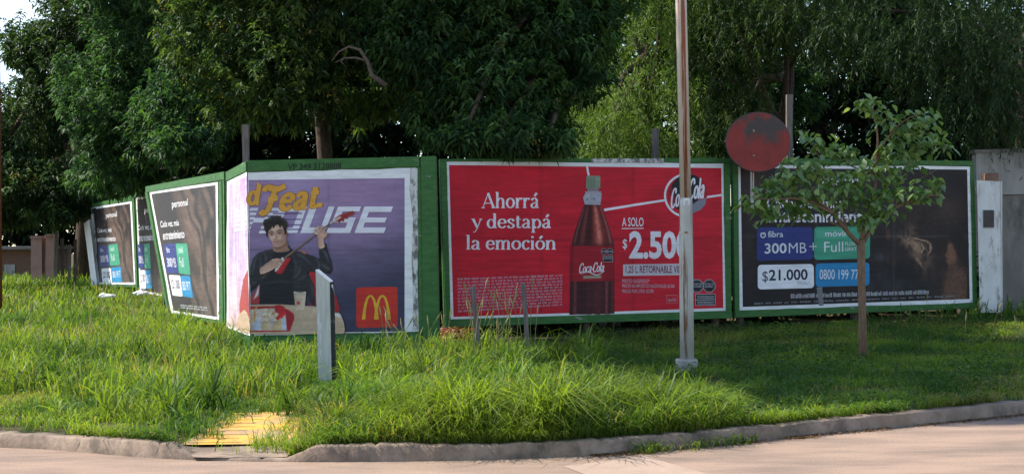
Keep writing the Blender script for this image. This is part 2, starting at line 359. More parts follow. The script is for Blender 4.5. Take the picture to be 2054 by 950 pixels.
for k in range(8):
    v = .05 + k * .115
    p0 = (ra * (1 - v) + rd * v); q = (rb * (1 - v) + rc * v); p1 = p0 * (.48 + .06 * (k % 2)) + q * (.52 - .06 * (k % 2))
    p0 = p0 * .97 + q * .03
    w = (rd - ra).normalized() * .006; h = Vector((0, 0, .004))
    for s0 in range(6):
        a_ = p0.lerp(p1, s0 / 6); b_ = p0.lerp(p1, (s0 + 1) / 6)
        a_.z += -.008 + .02 * v; b_.z += -.008 + .02 * v
        g.add([a_ - w, b_ - w, b_ + w, a_ + w], [(0, 1, 2, 3)])
g.build('groove', M['gap'], rt)

# ================================================================== BILLBOARD PLANES
class Plane:
    def __init__(s, A, B):
        s.A = Vector((*A, 0)); s.B = Vector((*B, 0)); s.ex = (s.B - s.A).normalized(); s.n = Vector((s.ex.y, -s.ex.x, 0))
    def P(s, px, py, off=0.0):
        d = ray(px, py); t = (s.A - CAM).dot(s.n) / d.dot(s.n); return CAM + d * t + s.n * off
def onl(px, Y): p = at(px, 495, Y); return (p.x, p.y)
PL_RED = Plane((-1.03, 22.3), (7.55, 25.95))
PL_MC = Plane((-3.63, 21.7), (-1.02, 21.2))
PL_MS = Plane((-4.30, 23.35), (-3.63, 21.7))
PL_L1 = Plane(onl(322, 28.4), onl(441, 24.2))
PL_L2 = Plane((-8.62, 36.0), (-6.76, 31.96))
PL_L3 = Plane(onl(180, 40), onl(268, 36.5))
M_AUTO = [0]
class Art:
    """one printed piece of a poster: flat inks laid on the sheet, each a hair above the one below"""
    def __init__(s, pl, base): s.pl = pl; s.k = base; s.mb = MB()
    def P(s, x, y): return s.pl.P(x, y, s.k)
    def up(s): s.k += .00025
    def poly(s, pts, col, smooth=0):
        if smooth: pts = catmull(pts, smooth, True)
        w = [s.P(*p) for p in pts]
        tri = tessellate_polygon([[Vector((p[0], p[1], 0)) for p in pts]])
        s.mb.add(w, [tuple(t) for t in tri], col); s.up(); return s
    def ell(s, cx, cy, rx, ry, col, n=36, rot=0):
        c, q = math.cos(rot), math.sin(rot)
        return s.poly([(cx + rx * math.cos(t) * c - ry * math.sin(t) * q, cy + rx * math.cos(t) * q + ry * math.sin(t) * c) for t in [2 * math.pi * k / n for k in range(n)]], col)
    def rrect(s, quad, r, col, n=5):
        """rounded quad, corners TL TR BR BL in photo pixels"""
        pts = []
        for i in range(4):
            p = Vector(quad[i]); a = Vector(quad[i - 1]); b = Vector(quad[(i + 1) % 4])
            pa = p + (a - p).normalized() * r; pb = p + (b - p).normalized() * r
            for k in range(n + 1):
                t = k / n; q = pa * (1 - t) ** 2 + p * 2 * t * (1 - t) + pb * t * t; pts.append((q.x, q.y))
        return s.poly(pts, col)
    def ribbon(s, pts, w, col, smooth=0, map=None):
        if smooth:
            if not hasattr(w, '__len__'): w = [w] * len(pts)
            q = catmull([(*p, ww) for p, ww in zip(pts, w)], smooth, False); pts = [(a[0], a[1]) for a in q]; w = [a[2] for a in q]
        elif not hasattr(w, '__len__'): w = [w] * len(pts)
        n = len(pts); L = []; R = []
        for i in range(n):
            a = Vector(pts[max(i - 1, 0)]); b = Vector(pts[min(i + 1, n - 1)]); d = (b - a)
            if d.length < 1e-9: d = Vector((1, 0))
            d.normalize(); nn = Vector((-d.y, d.x)) * w[i] / 2; p = Vector(pts[i]); L.append(p + nn); R.append(p - nn)
        allp = L + R
        if map: allp = [map(p) for p in allp]
        s.mb.add([s.P(p[0], p[1]) for p in allp], [(i, i + 1, n + i + 1, n + i) for i in range(n - 1)], col); s.k += .00004; return s
    def text(s, body, quad, col, bold=0, shear=0, res=3):
        """built-in lettering fitted into a quad (TL TR BR BL, photo pixels)"""
        c = bpy.data.curves.new('lettering', 'FONT'); c.body = body; c.offset = bold; c.shear = shear; c.resolution_u = res
        ob = bpy.data.objects.new('lettering', c); me = bpy.data.meshes.new_from_object(ob)
        v = np.array([w.co[:2] for w in me.vertices]); fs = [tuple(p.vertices) for p in me.polygons]
        bpy.data.objects.remove(ob); bpy.data.curves.remove(c); bpy.data.meshes.remove(me)
        lo, hi = v.min(0), v.max(0); v = (v - lo) / (hi - lo)
        if len(quad) == 2: (x0, y0), (x1, y1) = quad; quad = [(x0, y0), (x1, y0), (x1, y1), (x0, y1)]
        tl, tr, br, bl = [np.array(q, float) for q in quad]
        pts = [(tl * (1 - a) + tr * a) * b + (bl * (1 - a) + br * a) * (1 - b) for a, b in v]
        s.mb.add([s.P(*p) for p in pts], fs, col); s.up(); return s
    def grid(s, quad, nx, ny, fn):
        tl, tr, br, bl = [np.array(q, float) for q in quad]
        a, b = np.meshgrid(np.linspace(0, 1, nx + 1), np.linspace(0, 1, ny + 1), indexing='ij')
        p = (tl * (1 - a[..., None]) + tr * a[..., None]) * (1 - b[..., None]) + (bl * (1 - a[..., None]) + br * a[..., None]) * b[..., None]
        c = fn(p[..., 0], p[..., 1], a, b).reshape(-1, 3)
        s.mb.add([s.P(*q) for q in p.reshape(-1, 2)], [(i * (ny + 1) + j, (i + 1) * (ny + 1) + j, (i + 1) * (ny + 1) + j + 1, i * (ny + 1) + j + 1) for i in range(nx) for j in range(ny)], [tuple(x) for x in c])
        s.up(); return s
    def bars(s, quad, rows, col, fill=.62, gap=.012, wmin=.02, wmax=.07, seed=0):
        """rows of tiny print, too small to read: one short stroke cluster per word"""
        r = random.Random(seed); tl, tr, br, bl = [np.array(q, float) for q in quad]
        B = lambda a, b: tuple((tl * (1 - a) + tr * a) * (1 - b) + (bl * (1 - a) + br * a) * b)
        for k in range(rows):
            y0 = (k + .5 - fill / 2) / rows; y1 = (k + .5 + fill / 2) / rows; x = 0
            while x < .985:
                w = min(r.uniform(wmin, wmax), 1 - x); m = x
                while m < x + w - .002:
                    e = min(m + r.uniform(.004, .012), x + w); yy = y0 + (y1 - y0) * r.choice((0, 0, .12, .25))
                    s.mb.add([s.P(*B(m, yy)), s.P(*B(e, yy)), s.P(*B(e, y1)), s.P(*B(m, y1))], [(0, 1, 2, 3)], [c * r.uniform(.75, 1) for c in col]); m = e + .0022
                x += w + gap
        s.up(); return s
    def done(s, name, parent, label=None):
        return s.mb.build(name, M['print'], parent, label)
def catmull(pts, n, closed):
    P_ = [Vector(p) for p in pts]; m = len(P_); out = []
    for i in range(m if closed else m - 1):
        g = lambda k: P_[k % m] if closed else P_[min(max(k, 0), m - 1)]
        p0, p1, p2, p3 = g(i - 1), g(i), g(i + 1), g(i + 2)
        for k in range(n):
            t = k / n
            out.append(tuple(.5 * ((2 * p1) + (p2 - p0) * t + (2 * p0 - 5 * p1 + 4 * p2 - p3) * t * t + (3 * p1 - p0 - 3 * p2 + p3) * t ** 3)))
    if not closed: out.append(tuple(P_[-1]))
    return out
def bblur(a, k):
    if k < 1: return a
    for ax in (0, 1):
        for _ in range(2):
            p = np.pad(a, [(k, k) if i == ax else (0, 0) for i in range(a.ndim)], mode='edge'); c = np.cumsum(p, ax); c = np.concatenate([np.zeros_like(np.take(c, [0], ax)), c], ax)
            n = a.shape[ax]; a = (np.take(c, np.arange(2 * k + 1, 2 * k + 1 + n), ax) - np.take(c, np.arange(n), ax)) / (2 * k + 1)
    return a
class Soft:
    """a photographic print: soft-edged, rounded tones worked out on a fine grid of ink cells"""
    def __init__(s, x0, y0, x1, y1, step=.7):
        s.x = np.arange(x0, x1, step); s.y = np.arange(y0, y1, step); s.X, s.Y = np.meshgrid(s.x, s.y, indexing='ij'); s.st = step
        s.rgb = np.zeros(s.X.shape + (3,)); s.a = np.zeros(s.X.shape)
    def mask(s, pts):
        m = np.zeros(s.X.shape, bool); n = len(pts)
        for i in range(n):
            (x0, y0), (x1, y1) = pts[i], pts[(i + 1) % n]
            if y0 == y1: continue
            m ^= ((s.Y < y0) != (s.Y < y1)) & (s.X < x0 + (s.Y - y0) * (x1 - x0) / (y1 - y0))
        return m.astype(float)
    def put(s, m, col, soft=1, bulge=0, size=6, noise=.12, clip=None, alpha=1.0):
        a = bblur(m, soft) * alpha
        if clip is not None: a = a * clip
        k = 1 + noise * (vnoise(s.X / 2.2, s.Y / 2.2, 5) + .6 * vnoise(s.X / 6, s.Y / 5, 6) - .8)
        if bulge:
            h = bblur(m, size); gx, gy = np.gradient(h); k = k * np.clip(1 + bulge * (gx * .8 + gy * .75) * size, .25, 1.9)
        c = np.array(col) * k[..., None]
        s.rgb = s.rgb * (1 - a[..., None]) + c * a[..., None]; s.a = s.a + (1 - s.a) * a; s.last = m; return s
    def poly(s, pts, col, smooth=0, **kw):
        if smooth: pts = catmull(pts, smooth, True)
        return s.put(s.mask(pts), col, **kw)
    def line(s, pts, w, col, smooth=3, **kw):
        if not hasattr(w, '__len__'): w = [w] * len(pts)
        if smooth: q = catmull([(*p, ww) for p, ww in zip(pts, w)], smooth, False)
        else: q = [(*p, ww) for p, ww in zip(pts, w)]
        d = np.full(s.X.shape, 9e9)
        for (x0, y0, w0), (x1, y1, w1) in zip(q[:-1], q[1:]):
            dx, dy = x1 - x0, y1 - y0; t = np.clip(((s.X - x0) * dx + (s.Y - y0) * dy) / (dx * dx + dy * dy + 1e-9), 0, 1)
            d = np.minimum(d, np.hypot(s.X - x0 - t * dx, s.Y - y0 - t * dy) - (w0 + (w1 - w0) * t) / 2)
        return s.put(np.clip(.5 - d / s.st, 0, 1), col, **{'soft': 0, **kw})
    def done(s, pl, off, name, parent):
        keep = s.a > .5
        if pl is PL_MC: keep &= s.X > 498.6 + (s.Y - 346) * .0165
        idx = -np.ones(keep.shape, int); idx[keep] = np.arange(keep.sum())
        q = np.stack([idx[:-1, :-1], idx[1:, :-1], idx[1:, 1:], idx[:-1, 1:]], -1).reshape(-1, 4); q = q[(q >= 0).all(1)]
        V = [tuple(pl.P(px, py, off)) for px, py in zip(s.X[keep], s.Y[keep])]
        C = (s.rgb / np.maximum(s.a, .01)[..., None])[keep]
        return np_mesh(name, V, q, np.clip(C, 0, 1), M['print'], parent)
# drawn serif / script letters: stroke skeletons, x-height 5, thick verticals and thin horizontals
def _ell(cx, cy, rx, ry, a0=100, a1=470, n=14): return [(cx + rx * math.cos(math.radians(a0 + (a1 - a0) * k / n)), cy + ry * math.sin(math.radians(a0 + (a1 - a0) * k / n))) for k in range(n + 1)]
SER = lambda x, y, w=.95: ([(x - w, y), (x + w, y)], 0, 't')
G = {
 'A': ([([(.2, 0), (2.9, 7.5)], 0, 't'), ([(2.75, 7.5), (5.6, 0)], 0, 'T'), ([(1.3, 2.4), (4.6, 2.4)], 0, 't'), SER(.3, .15, .9), SER(5.5, .15)], 6.4),
 'h': ([([(1, 0), (1, 8)], 0, 'T'), ([(1.2, 3.4), (1.7, 4.5), (2.7, 4.9), (3.6, 4.4), (3.9, 3.2), (3.9, 0)], 3, 'n'), SER(1, .15), SER(3.9, .15), ([(.1, 7.8), (1, 7.9)], 0, 't')], 5.1),
 'o': ([(_ell(2.4, 2.5, 1.75, 2.35), 0, 'n')], 4.8),
 'r': ([([(1, 0), (1, 5)], 0, 'T'), ([(1.2, 3.2), (1.7, 4.4), (2.5, 4.9), (3.2, 4.5)], 3, 'n'), SER(1, .15), ([(.1, 4.8), (1, 4.9)], 0, 't'), ([(2.9, 4.9), (3.3, 4.2)], 0, 'T')], 3.7),
 'a': ([([(.9, 3.8), (1.4, 4.7), (2.3, 4.9), (3.1, 4.3), (3.3, 3.4), (3.3, 1), (3.6, .2), (4.3, .3)], 3, 'n'), ([(3.3, 2.9), (2, 2.5), (.9, 1.8), (.8, .8), (1.6, .1), (2.6, .4), (3.2, 1.3)], 3, 'n')], 4.6),
 'y': ([([(.5, 5), (2.5, .2)], 0, 'T'), ([(4.2, 5), (2.4, -.3), (1.6, -2), (.6, -2.3)], 0, 't'), SER(.5, 4.85, .8), SER(4.2, 4.85, .7)], 4.7),
 'd': ([(_ell(2.2, 2.4, 1.6, 2.35), 0, 'n'), ([(3.9, 8), (3.9, 0)], 0, 'T'), ([(3, 7.8), (3.9, 7.9)], 0, 't'), ([(3.9, .15), (4.9, .15)], 0, 't')], 5.1),
 'e': ([([(.8, 2.7), (3.9, 2.7)], 0, 't'), ([(3.9, 2.7), (3.6, 4.2), (2.4, 4.9), (1.1, 4.2), (.7, 2.5), (1.1, .8), (2.5, .1), (3.9, 1.1)], 3, 'n')], 4.5),
 's': ([([(3.2, 3.7), (2.8, 4.7), (1.9, 4.9), (.9, 4.3), (1, 3.4), (2, 2.6), (3.1, 1.8), (3.2, .8), (2.3, .1), (1.2, .2), (.6, 1.3)], 3, 'n')], 3.9),
 't': ([([(1.4, 6.6), (1.4, 1), (1.9, .2), (2.9, .5)], 3, 'n'), ([(.3, 4.8), (2.8, 4.8)], 0, 't')], 3.1),
 'p': ([([(1, 5), (1, -2.5)], 0, 'T'), (_ell(2.7, 2.4, 1.6, 2.35, -80, 260), 0, 'n'), SER(1, -2.4), ([(.1, 4.8), (1, 4.9)], 0, 't')], 5.0),
 'l': ([([(1, 0), (1, 8)], 0, 'T'), SER(1, .15), ([(.1, 7.8), (1, 7.9)], 0, 't')], 2.2),
 'm': ([([(1, 0), (1, 5)], 0, 'T'), ([(1.2, 3.4), (1.7, 4.5), (2.6, 4.9), (3.4, 4.4), (3.6, 3.2), (3.6, 0)], 3, 'n'), ([(3.8, 3.4), (4.3, 4.5), (5.2, 4.9), (6, 4.4), (6.2, 3.2), (6.2, 0)], 3, 'n'), SER(1, .15), SER(3.6, .15), SER(6.2, .15), ([(.1, 4.8), (1, 4.9)], 0, 't')], 7.4),
 'n': ([([(1, 0), (1, 5)], 0, 'T'), ([(1.2, 3.4), (1.7, 4.5), (2.7, 4.9), (3.6, 4.4), (3.9, 3.2), (3.9, 0)], 3, 'n'), SER(1, .15), SER(3.9, .15), ([(.1, 4.8), (1, 4.9)], 0, 't')], 5.1),
 'c': ([([(3.4, 3.8), (3, 4.7), (2.2, 4.9), (1.1, 4.2), (.7, 2.5), (1.1, .8), (2.3, .1), (3.5, 1)], 3, 'n')], 4.1),
 'i': ([([(1, 0), (1, 5)], 0, 'T'), SER(1, .15), ([(.1, 4.8), (1, 4.9)], 0, 't'), ([(1, 6.3), (1, 7.3)], 0, 'T')], 2.2),
 'C': ([([(4.9, 5.9), (4.2, 7.6), (2.6, 7.9), (1, 6.4), (.4, 3.6), (1.1, .9), (2.8, -.1), (4.6, 1.3)], 4, 'n')], 5.2),
 'F': ([([(-.9, 6.5), (-.2, 7.7), (1.8, 7.2), (3.6, 6.9), (5.6, 7.8)], 4, 'T'), ([(2.6, 7), (2.1, 3.2), (1.5, .4), (.3, -.6), (-.7, .2)], 4, 'T'), ([(1, 3.7), (4.0, 4.0)], 0, 'T')], 4.9),
 '-': ([([(.4, 2.6), (1.8, 2.6)], 0, 'T')], 2.2), '.': ([([(.7, -.1), (.7, 1.3)], 0, 'T')], 1.8), ' ': ([], 2.2),
}
G['á'] = (G['a'][0] + [([(2.2, 5.9), (3.3, 7.5)], 0, 'T')], G['a'][1]); G['ó'] = (G['o'][0] + [([(2.2, 5.9), (3.3, 7.5)], 0, 'T')], G['o'][1])
def letters(art, body, box, col, thick=1.15, thin=.42, shear=0.0, rise=0.0, ref=None):
    """drawn letters fitted between x0..x1 and baseline..cap height of box=(x0, ytop, x1, ybase) for cap height 8"""
    x0, yt, x1, yb = box; adv = sum(G[c][1] for c in body); sx = (x1 - x0) / adv; sy = (yb - yt) / 8.0; cx = 0
    mp = lambda p: (x0 + (p[0] + p[1] * shear) * sx, yb - p[1] * sy - rise * (p[0]) * sx)
    for c in body:
        for pts, sm, kind in G[c][0]:
            q = [(p[0] + cx, p[1]) for p in pts]
            if sm: q = catmull(q, sm, False)
            w = []
            for i in range(len(q)):
                a = q[max(i - 1, 0)]; b = q[min(i + 1, len(q) - 1)]; dx, dy = b[0] - a[0], b[1] - a[1]; l = math.hypot(dx, dy) or 1
                w.append({'t': thin, 'T': thick}.get(kind, thin + (thick - thin) * abs(dy / l) ** 1.3))
            art.ribbon(q, w, col, map=mp)
        cx += G[c][1]
    art.up()

def board(pl, root, outer, rails, name='board_panel', depth=.05):
    """dark backing panel plus the green frame boards given as pixel quads"""
    m = MB(); m.prism([pl.P(*p, 0.0) for p in outer], -pl.n * depth); m.build(name, M['green'], root)
    for nm, q in rails:
        m = MB(); m.prism([pl.P(*p, .022) for p in q], -pl.n * .0205); m.build(nm, M['greenrail'], root)
def sheet(pl, root, quad, off, name='poster', mat=None, jitter=3.0, n=9, seed=1):
    """the paper itself, edges slightly uneven"""
    r = random.Random(seed); pts = []
    for i in range(4):
        a, b = Vector(quad[i]), Vector(quad[(i + 1) % 4]); nn = Vector((-(b - a).y, (b - a).x)).normalized()
        for k in range(n): 
            p = a.lerp(b, k / n) + nn * (r.uniform(-jitter, jitter) * .35 if k else 0); pts.append((p.x, p.y))
    m = MB(); m.prism([pl.P(*p, off) for p in pts], -pl.n * .0015); return m.build(name, mat or M['paper'], root)
def backpost(root, pl, px, Y0, top=2.8, name='support_post'):
    p = pl.P(px, 500, -.12); m = MB(); z0 = zg(p.x, p.y) - .1
    m.box((p.x, p.y, (z0 + top) / 2), pl.ex * .09, pl.n * .09, Vector((0, 0, top - z0))); m.build(name, M['oldwood'], root)
def base_of(pl, px):
    p = pl.P(px, 600); return Vector((p.x, p.y, zg(p.x, p.y)))
S0 = .012     # sheet offset from the panel
WHITE = (.84, .80, .83)

# ------------------------------------------------------------------ red poster billboard
R = thing('billboard', base_of(PL_RED, 1170), 'green framed billboard with red cola poster showing a big bottle', 'billboard', 'billboards round the corner lot')
board(PL_RED, R, [(882, 319), (1464, 317), (1467, 638), (892, 656)], [
    ('frame_rail', [(883, 319), (1463, 317), (1463, 326), (883, 324)]), ('frame_rail', [(893, 640), (1466, 622), (1467, 637), (893, 655)]),
    ('frame_stile', [(883, 325), (895, 325), (903, 639), (893, 639)]), ('frame_stile', [(1450, 327), (1463, 327), (1466, 621), (1455, 621)])])
for px in (905, 1180, 1440): backpost(R, PL_RED, px, 0)
ps = sheet(PL_RED, R, [(895, 324), (1450, 328), (1455, 623), (903, 641)], S0, seed=3)
RED = (.62, .010, .028)
def redfn(x, y, a, b):
    n = vnoise(x / 60, y / 26, 4) * .22 + vnoise(x / 12, y / 5, 5) * .14
    seam = 1 - .38 * np.exp(-((y - 478 - 2 * vnoise(x / 40, y * 0, 8)) / 2.4) ** 2) - .3 * np.exp(-((x - 1085) / 2.4) ** 2) - .3 * np.exp(-((x - 1268) / 2.4) ** 2)
    k = (.82 + n) * seam
    return np.stack([RED[0] * k, RED[1] * k, RED[2] * k], -1)
A = Art(PL_RED, S0 + .001); A.grid([(900, 331), (1446, 337), (1450, 617), (909, 635)], 120, 60, redfn); A.done('red_print', ps)
A = Art(PL_RED, S0 + .0022)
letters(A, 'Ahorrá', (967, 385, 1081, 417), WHITE); letters(A, 'y destapá', (946, 428, 1105, 457), WHITE); letters(A, 'la emoción', (934, 471, 1115, 500), WHITE)
A.done('headline_lettering', ps)
A = Art(PL_RED, S0 + .0022); A.bars([(917, 556), (1127, 549), (1127, 613), (918, 627)], 11, (.62, .30, .36), seed=5); A.done('small_print', ps)
# bottle
dk = (.040, .008, .010); br = (.20, .030, .022)
body = [(1171, 410), (1164, 428), (1152, 462), (1145, 490), (1143, 530), (1142, 575), (1141, 631), (1232, 629), (1232, 575), (1232, 530), (1231, 490), (1224, 462), (1211, 428), (1203, 410)]
Sf = Soft(1138, 406, 1236, 632, .8)
Sf.poly(body, (.050, .010, .012), soft=1); bm_ = Sf.last; xl = np.interp(Sf.Y, [410, 428, 462, 490, 530, 631], [1171, 1164, 1152, 1145, 1143, 1141]); xr = np.interp(Sf.Y, [410, 428, 462, 490, 530, 631], [1203, 1211, 1224, 1231, 1232, 1232]); uu = (Sf.X - xl) / (xr - xl)
g_ = lambda c, w: np.exp(-((uu - c) / w) ** 2)
upm = np.clip((494 - Sf.Y) / 12, 0, 1) * np.clip((Sf.Y - 408) / 10, 0, 1); lom = np.clip((Sf.Y - 560) / 6, 0, 1)
Sf.put(bm_ * upm * g_(.62, .2), (.40, .055, .038), soft=1, noise=.4); Sf.put(bm_ * upm * g_(.66, .06), (.72, .22, .16), soft=1, noise=.5, alpha=.9); Sf.put(bm_ * upm * g_(.25, .06), (.24, .05, .04), soft=1, alpha=.9); Sf.put(bm_ * upm * g_(.93, .035), (.36, .09, .08), soft=0); Sf.put(bm_ * upm * g_(.07, .03), (.20, .05, .045), soft=0); Sf.put(bm_ * upm * g_(.42, .12), (.022, .005, .007), soft=1, alpha=.8)
for c_, w_, k_ in ((.12, .03, (.20, .045, .045)), (.42, .03, (.085, .02, .022)), (.82, .025, (.26, .06, .06)), (.95, .02, (.16, .035, .035)), (.62, .12, (.095, .018, .02))): Sf.put(bm_ * lom * g_(c_, w_), k_, soft=1, noise=.4)
for y in (578, 594, 610): Sf.put(bm_ * np.exp(-((Sf.Y - y + .02 * (Sf.X - 1187)) / 1.3) ** 2), (.11, .02, .022), soft=0, alpha=.55)
Sf.done(PL_RED, S0 + .0030, 'bottle_picture', ps)

A = Art(PL_RED, S0 + .0065)
A.poly([(1175, 355), (1177, 352.5), (1201, 352.5), (1203, 355), (1203, 377), (1174, 378)], (.25, .31, .21))
for k in range(9): A.poly([(1176 + k * 3, 356), (1177.2 + k * 3, 356), (1177.2 + k * 3, 376), (1176 + k * 3, 376)], (.17, .22, .14) if k < 6 else (.33, .38, .28))
A.poly([(1177, 378), (1200, 378), (1200, 385), (1177, 385)], (.28, .24, .25)); A.poly([(1172, 384), (1205, 384), (1203, 389), (1174, 389)], (.46, .40, .42))
A.poly([(1173, 387), (1206, 388), (1203, 411), (1172, 410), (1168, 396)], (.44, .42, .46))
for i in range(10): A.ell(1175 + random.random() * 26, 391 + random.random() * 16, 2.2, 1.6, random.choice([(.24, .24, .3), (.58, .55, .58), (.34, .3, .36)]), 8)
A.done('bottle_cap_picture', ps)
A = Art(PL_RED, S0 + .0065)
A.poly([(1144, 493), (1231, 493), (1232, 563), (1142, 564)], (.40, .010, .022)); A.poly([(1208, 493), (1231, 493), (1232, 563), (1210, 563)], (.30, .008, .018))
A.poly([(1144, 493), (1150, 493), (1149, 564), (1142, 564)], (.27, .008, .018))
letters(A, 'Coca-Cola', (1160, 528, 1210, 547), WHITE, 1.5, .55, .3, .06)
A.ribbon([(1163, 549), (1178, 545), (1196, 551), (1212, 543)], [.6, 1.6, 1.6, .5], WHITE, 4)
A.poly([(1168, 552), (1205, 551), (1205, 558), (1168, 559)], (.30, .20, .12)); A.bars([(1170, 553), (1203, 552), (1203, 557), (1170, 558)], 1, (.55, .48, .4), wmin=.1, wmax=.3)
for cx in (1210, 1222.5): A.poly([(cx + 6.3 * math.cos(math.radians(22.5 + 45 * k)), 504 + 6.6 * math.sin(math.radians(22.5 + 45 * k))) for k in range(8)], (.45, .43, .45)).poly([(cx + 5.6 * math.cos(math.radians(22.5 + 45 * k)), 504 + 5.9 * math.sin(math.radians(22.5 + 45 * k))) for k in range(8)], (.02, .02, .022))
A.poly([(1208, 512), (1228, 512), (1228, 525), (1208, 525)], (.45, .43, .45)); A.poly([(1208.8, 512.8), (1227.2, 512.8), (1227.2, 518), (1208.8, 518)], (.02, .02, .022)); A.poly([(1208.8, 519), (1227.2, 519), (1227.2, 524.2), (1208.8, 524.2)], (.02, .02, .022))
for q in ([(1205, 502), (1215, 502), (1215, 506), (1205, 506)], [(1217.5, 502), (1227.5, 502), (1227.5, 506), (1217.5, 506)], [(1210, 514), (1226, 514), (1226, 517), (1210, 517)]): A.bars(q, 1, (.5, .48, .5), wmin=.3, wmax=.6)
A.done('bottle_label_picture', ps)
# thread line and round emblem
A = Art(PL_RED, S0 + .0024)
A.ribbon([(1176.5, 331), (1178, 342), (1180, 352)], 4, WHITE); A.ribbon([(1211, 421), (1262, 412.5), (1336, 401)], [5, 4.6, 4.2], WHITE); A.ribbon([(1412, 396), (1447, 391)], 4, WHITE)
A.done('thread_line', ps)
A = Art(PL_RED, S0 + .0030)
A.ribbon([(1376 + 43 * math.cos(math.radians(t)), 392 + 42 * math.sin(math.radians(t))) for t in range(75, 290, 8)], 4.2, WHITE)
A.ell(1380, 388, 37.5, 39, (.018, .016, .02)); A.poly([(1346, 372), (1352, 395), (1352, 420), (1342, 402)], (.45, .012, .028))
A.poly([(1405, 398), (1416, 396), (1414, 410), (1404, 421), (1388, 428), (1385, 412)], (.24, .23, .27)); A.poly([(1407, 356), (1416, 372), (1417, 396), (1398, 402), (1404, 380)], (.42, .012, .028))
letters(A, 'Coca', (1344, 380, 1376, 417), WHITE, 1.9, .9, .28, .26); letters(A, 'Cola', (1380, 360, 1411, 399), WHITE, 1.9, .9, .28, .1)
A.done('round_emblem', ps)
A = Art(PL_RED, S0 + .0024)
A.text('A SOLO', [(1247, 436), (1290, 454)], WHITE, .012); A.poly([(1246, 457.5), (1290, 457), (1290, 458.6), (1246, 459.1)], WHITE)
A.text('$', [(1248, 479), (1257, 501)], WHITE, .006); A.text('2.500', [(1261, 463), (1383, 519)], WHITE, .035)
A.done('price_lettering', ps)
A = Art(PL_RED, S0 + .0024)
A.poly([(1249, 530), (1388, 528), (1388, 551), (1249, 553)], (.60, .55, .58)); A.text('1,25 L RETORNABLE VIDRIO', [(1254, 532.5), (1385, 549.5)], (.22, .012, .04), .016)
A.done('size_band', ps)
A = Art(PL_RED, S0 + .0024); pk = (.60, .40, .44)
A.text('PRECIO SUGERIDO*', [(1247, 559), (1302, 567)], pk, .008); A.text('PRECIO SIN IMPUESTOS NACIONALES: $2.066', [(1247, 569.5), (1352, 577.5)], pk, .008); A.text('PRECIO POR LITRO: $2.000', [(1247, 580), (1310, 588)], pk, .008)
A.ribbon([(1336, 592), (1358, 592), (1358, 607), (1336, 607), (1336, 592)], .7, (.6, .3, .33)); letters(A, 'Coca-Cola', (1338, 598, 1355, 604), pk, 1.3, .6, .3, .08)
A.done('price_notes', ps)
A = Art(PL_RED, S0 + .0024)
for cx in (1397.5, 1421.5):
    for rr, cc in ((13.2, (.50, .48, .50)), (12.2, (.015, .015, .018)), (10.6, (.3, .29, .31)), (10.2, (.015, .015, .018))):
        A.poly([(cx + rr * math.cos(math.radians(22.5 + 45 * k)), 573 + rr * 1.06 * math.sin(math.radians(22.5 + 45 * k))) for k in range(8)], cc)
    A.text('EXCESO EN\nAZÚCARES' if cx < 1400 else 'EXCESO EN\nCALORÍAS', [(cx - 9, 567.5), (cx + 9, 576)], (.6, .58, .6), .005)
A.poly([(1393.5, 589), (1434, 588.6), (1434, 612), (1393.5, 612.4)], (.50, .48, .50)); A.poly([(1394.5, 590), (1433, 589.6), (1433, 600), (1394.5, 600.4)], (.015, .015, .018)); A.poly([(1394.5, 601.6), (1433, 601.2), (1433, 611), (1394.5, 611.4)], (.015, .015, .018))
A.bars([(1397, 592), (1431, 592), (1431, 599), (1397, 599)], 2, (.5, .48, .5), wmin=.1, wmax=.25, seed=2); A.bars([(1397, 603), (1431, 603), (1431, 610), (1397, 610)], 2, (.5, .48, .5), wmin=.1, wmax=.25, seed=3)
A.done('warning_seals', ps)
m = MB(); m.prism([PL_RED.P(*p, .026) for p in [(1184, 318.5), (1330, 318), (1330, 327), (1184, 325.5)]], -PL_RED.n * .002); m.build('scuffed_paper_strip', M['torn'], R)

# ------------------------------------------------------------------ dark film poster billboards
BLUE = (.030, .045, .20); GREEN = (.055, .33, .20); CYAN = (.020, .235, .47); NAVY = (.02, .02, .05)
B = thing('billboard', base_of(PL_RED, 1715), 'green framed billboard with dark telecom poster behind the young tree', 'billboard', 'billboards round the corner lot')
board(PL_RED, B, [(1468, 316), (1953, 323), (1960, 618), (1473, 637)], [
    ('frame_rail', [(1469, 316), (1952, 323), (1952, 332), (1469, 327)]), ('frame_rail', [(1474, 622), (1959, 607), (1959, 617), (1474, 636)]),
    ('frame_stile', [(1469, 328), (1479, 328), (1482, 621), (1473, 621)]), ('frame_stile', [(1945, 333), (1952, 333), (1959, 606), (1950, 606)])])
for px in (1490, 1720, 1935): backpost(B, PL_RED, px, 0)
ps = sheet(PL_RED, B, [(1479, 330), (1945, 334), (1950, 606), (1482, 622)], S0, seed=5)
def blob(x, y, cx, cy, rx, ry, rot=0.0):
    c, s_ = math.cos(rot), math.sin(rot); dx, dy = x - cx, y - cy; u = (dx * c + dy * s_) / rx; v = (-dx * s_ + dy * c) / ry
    return np.exp(-(u * u + v * v))
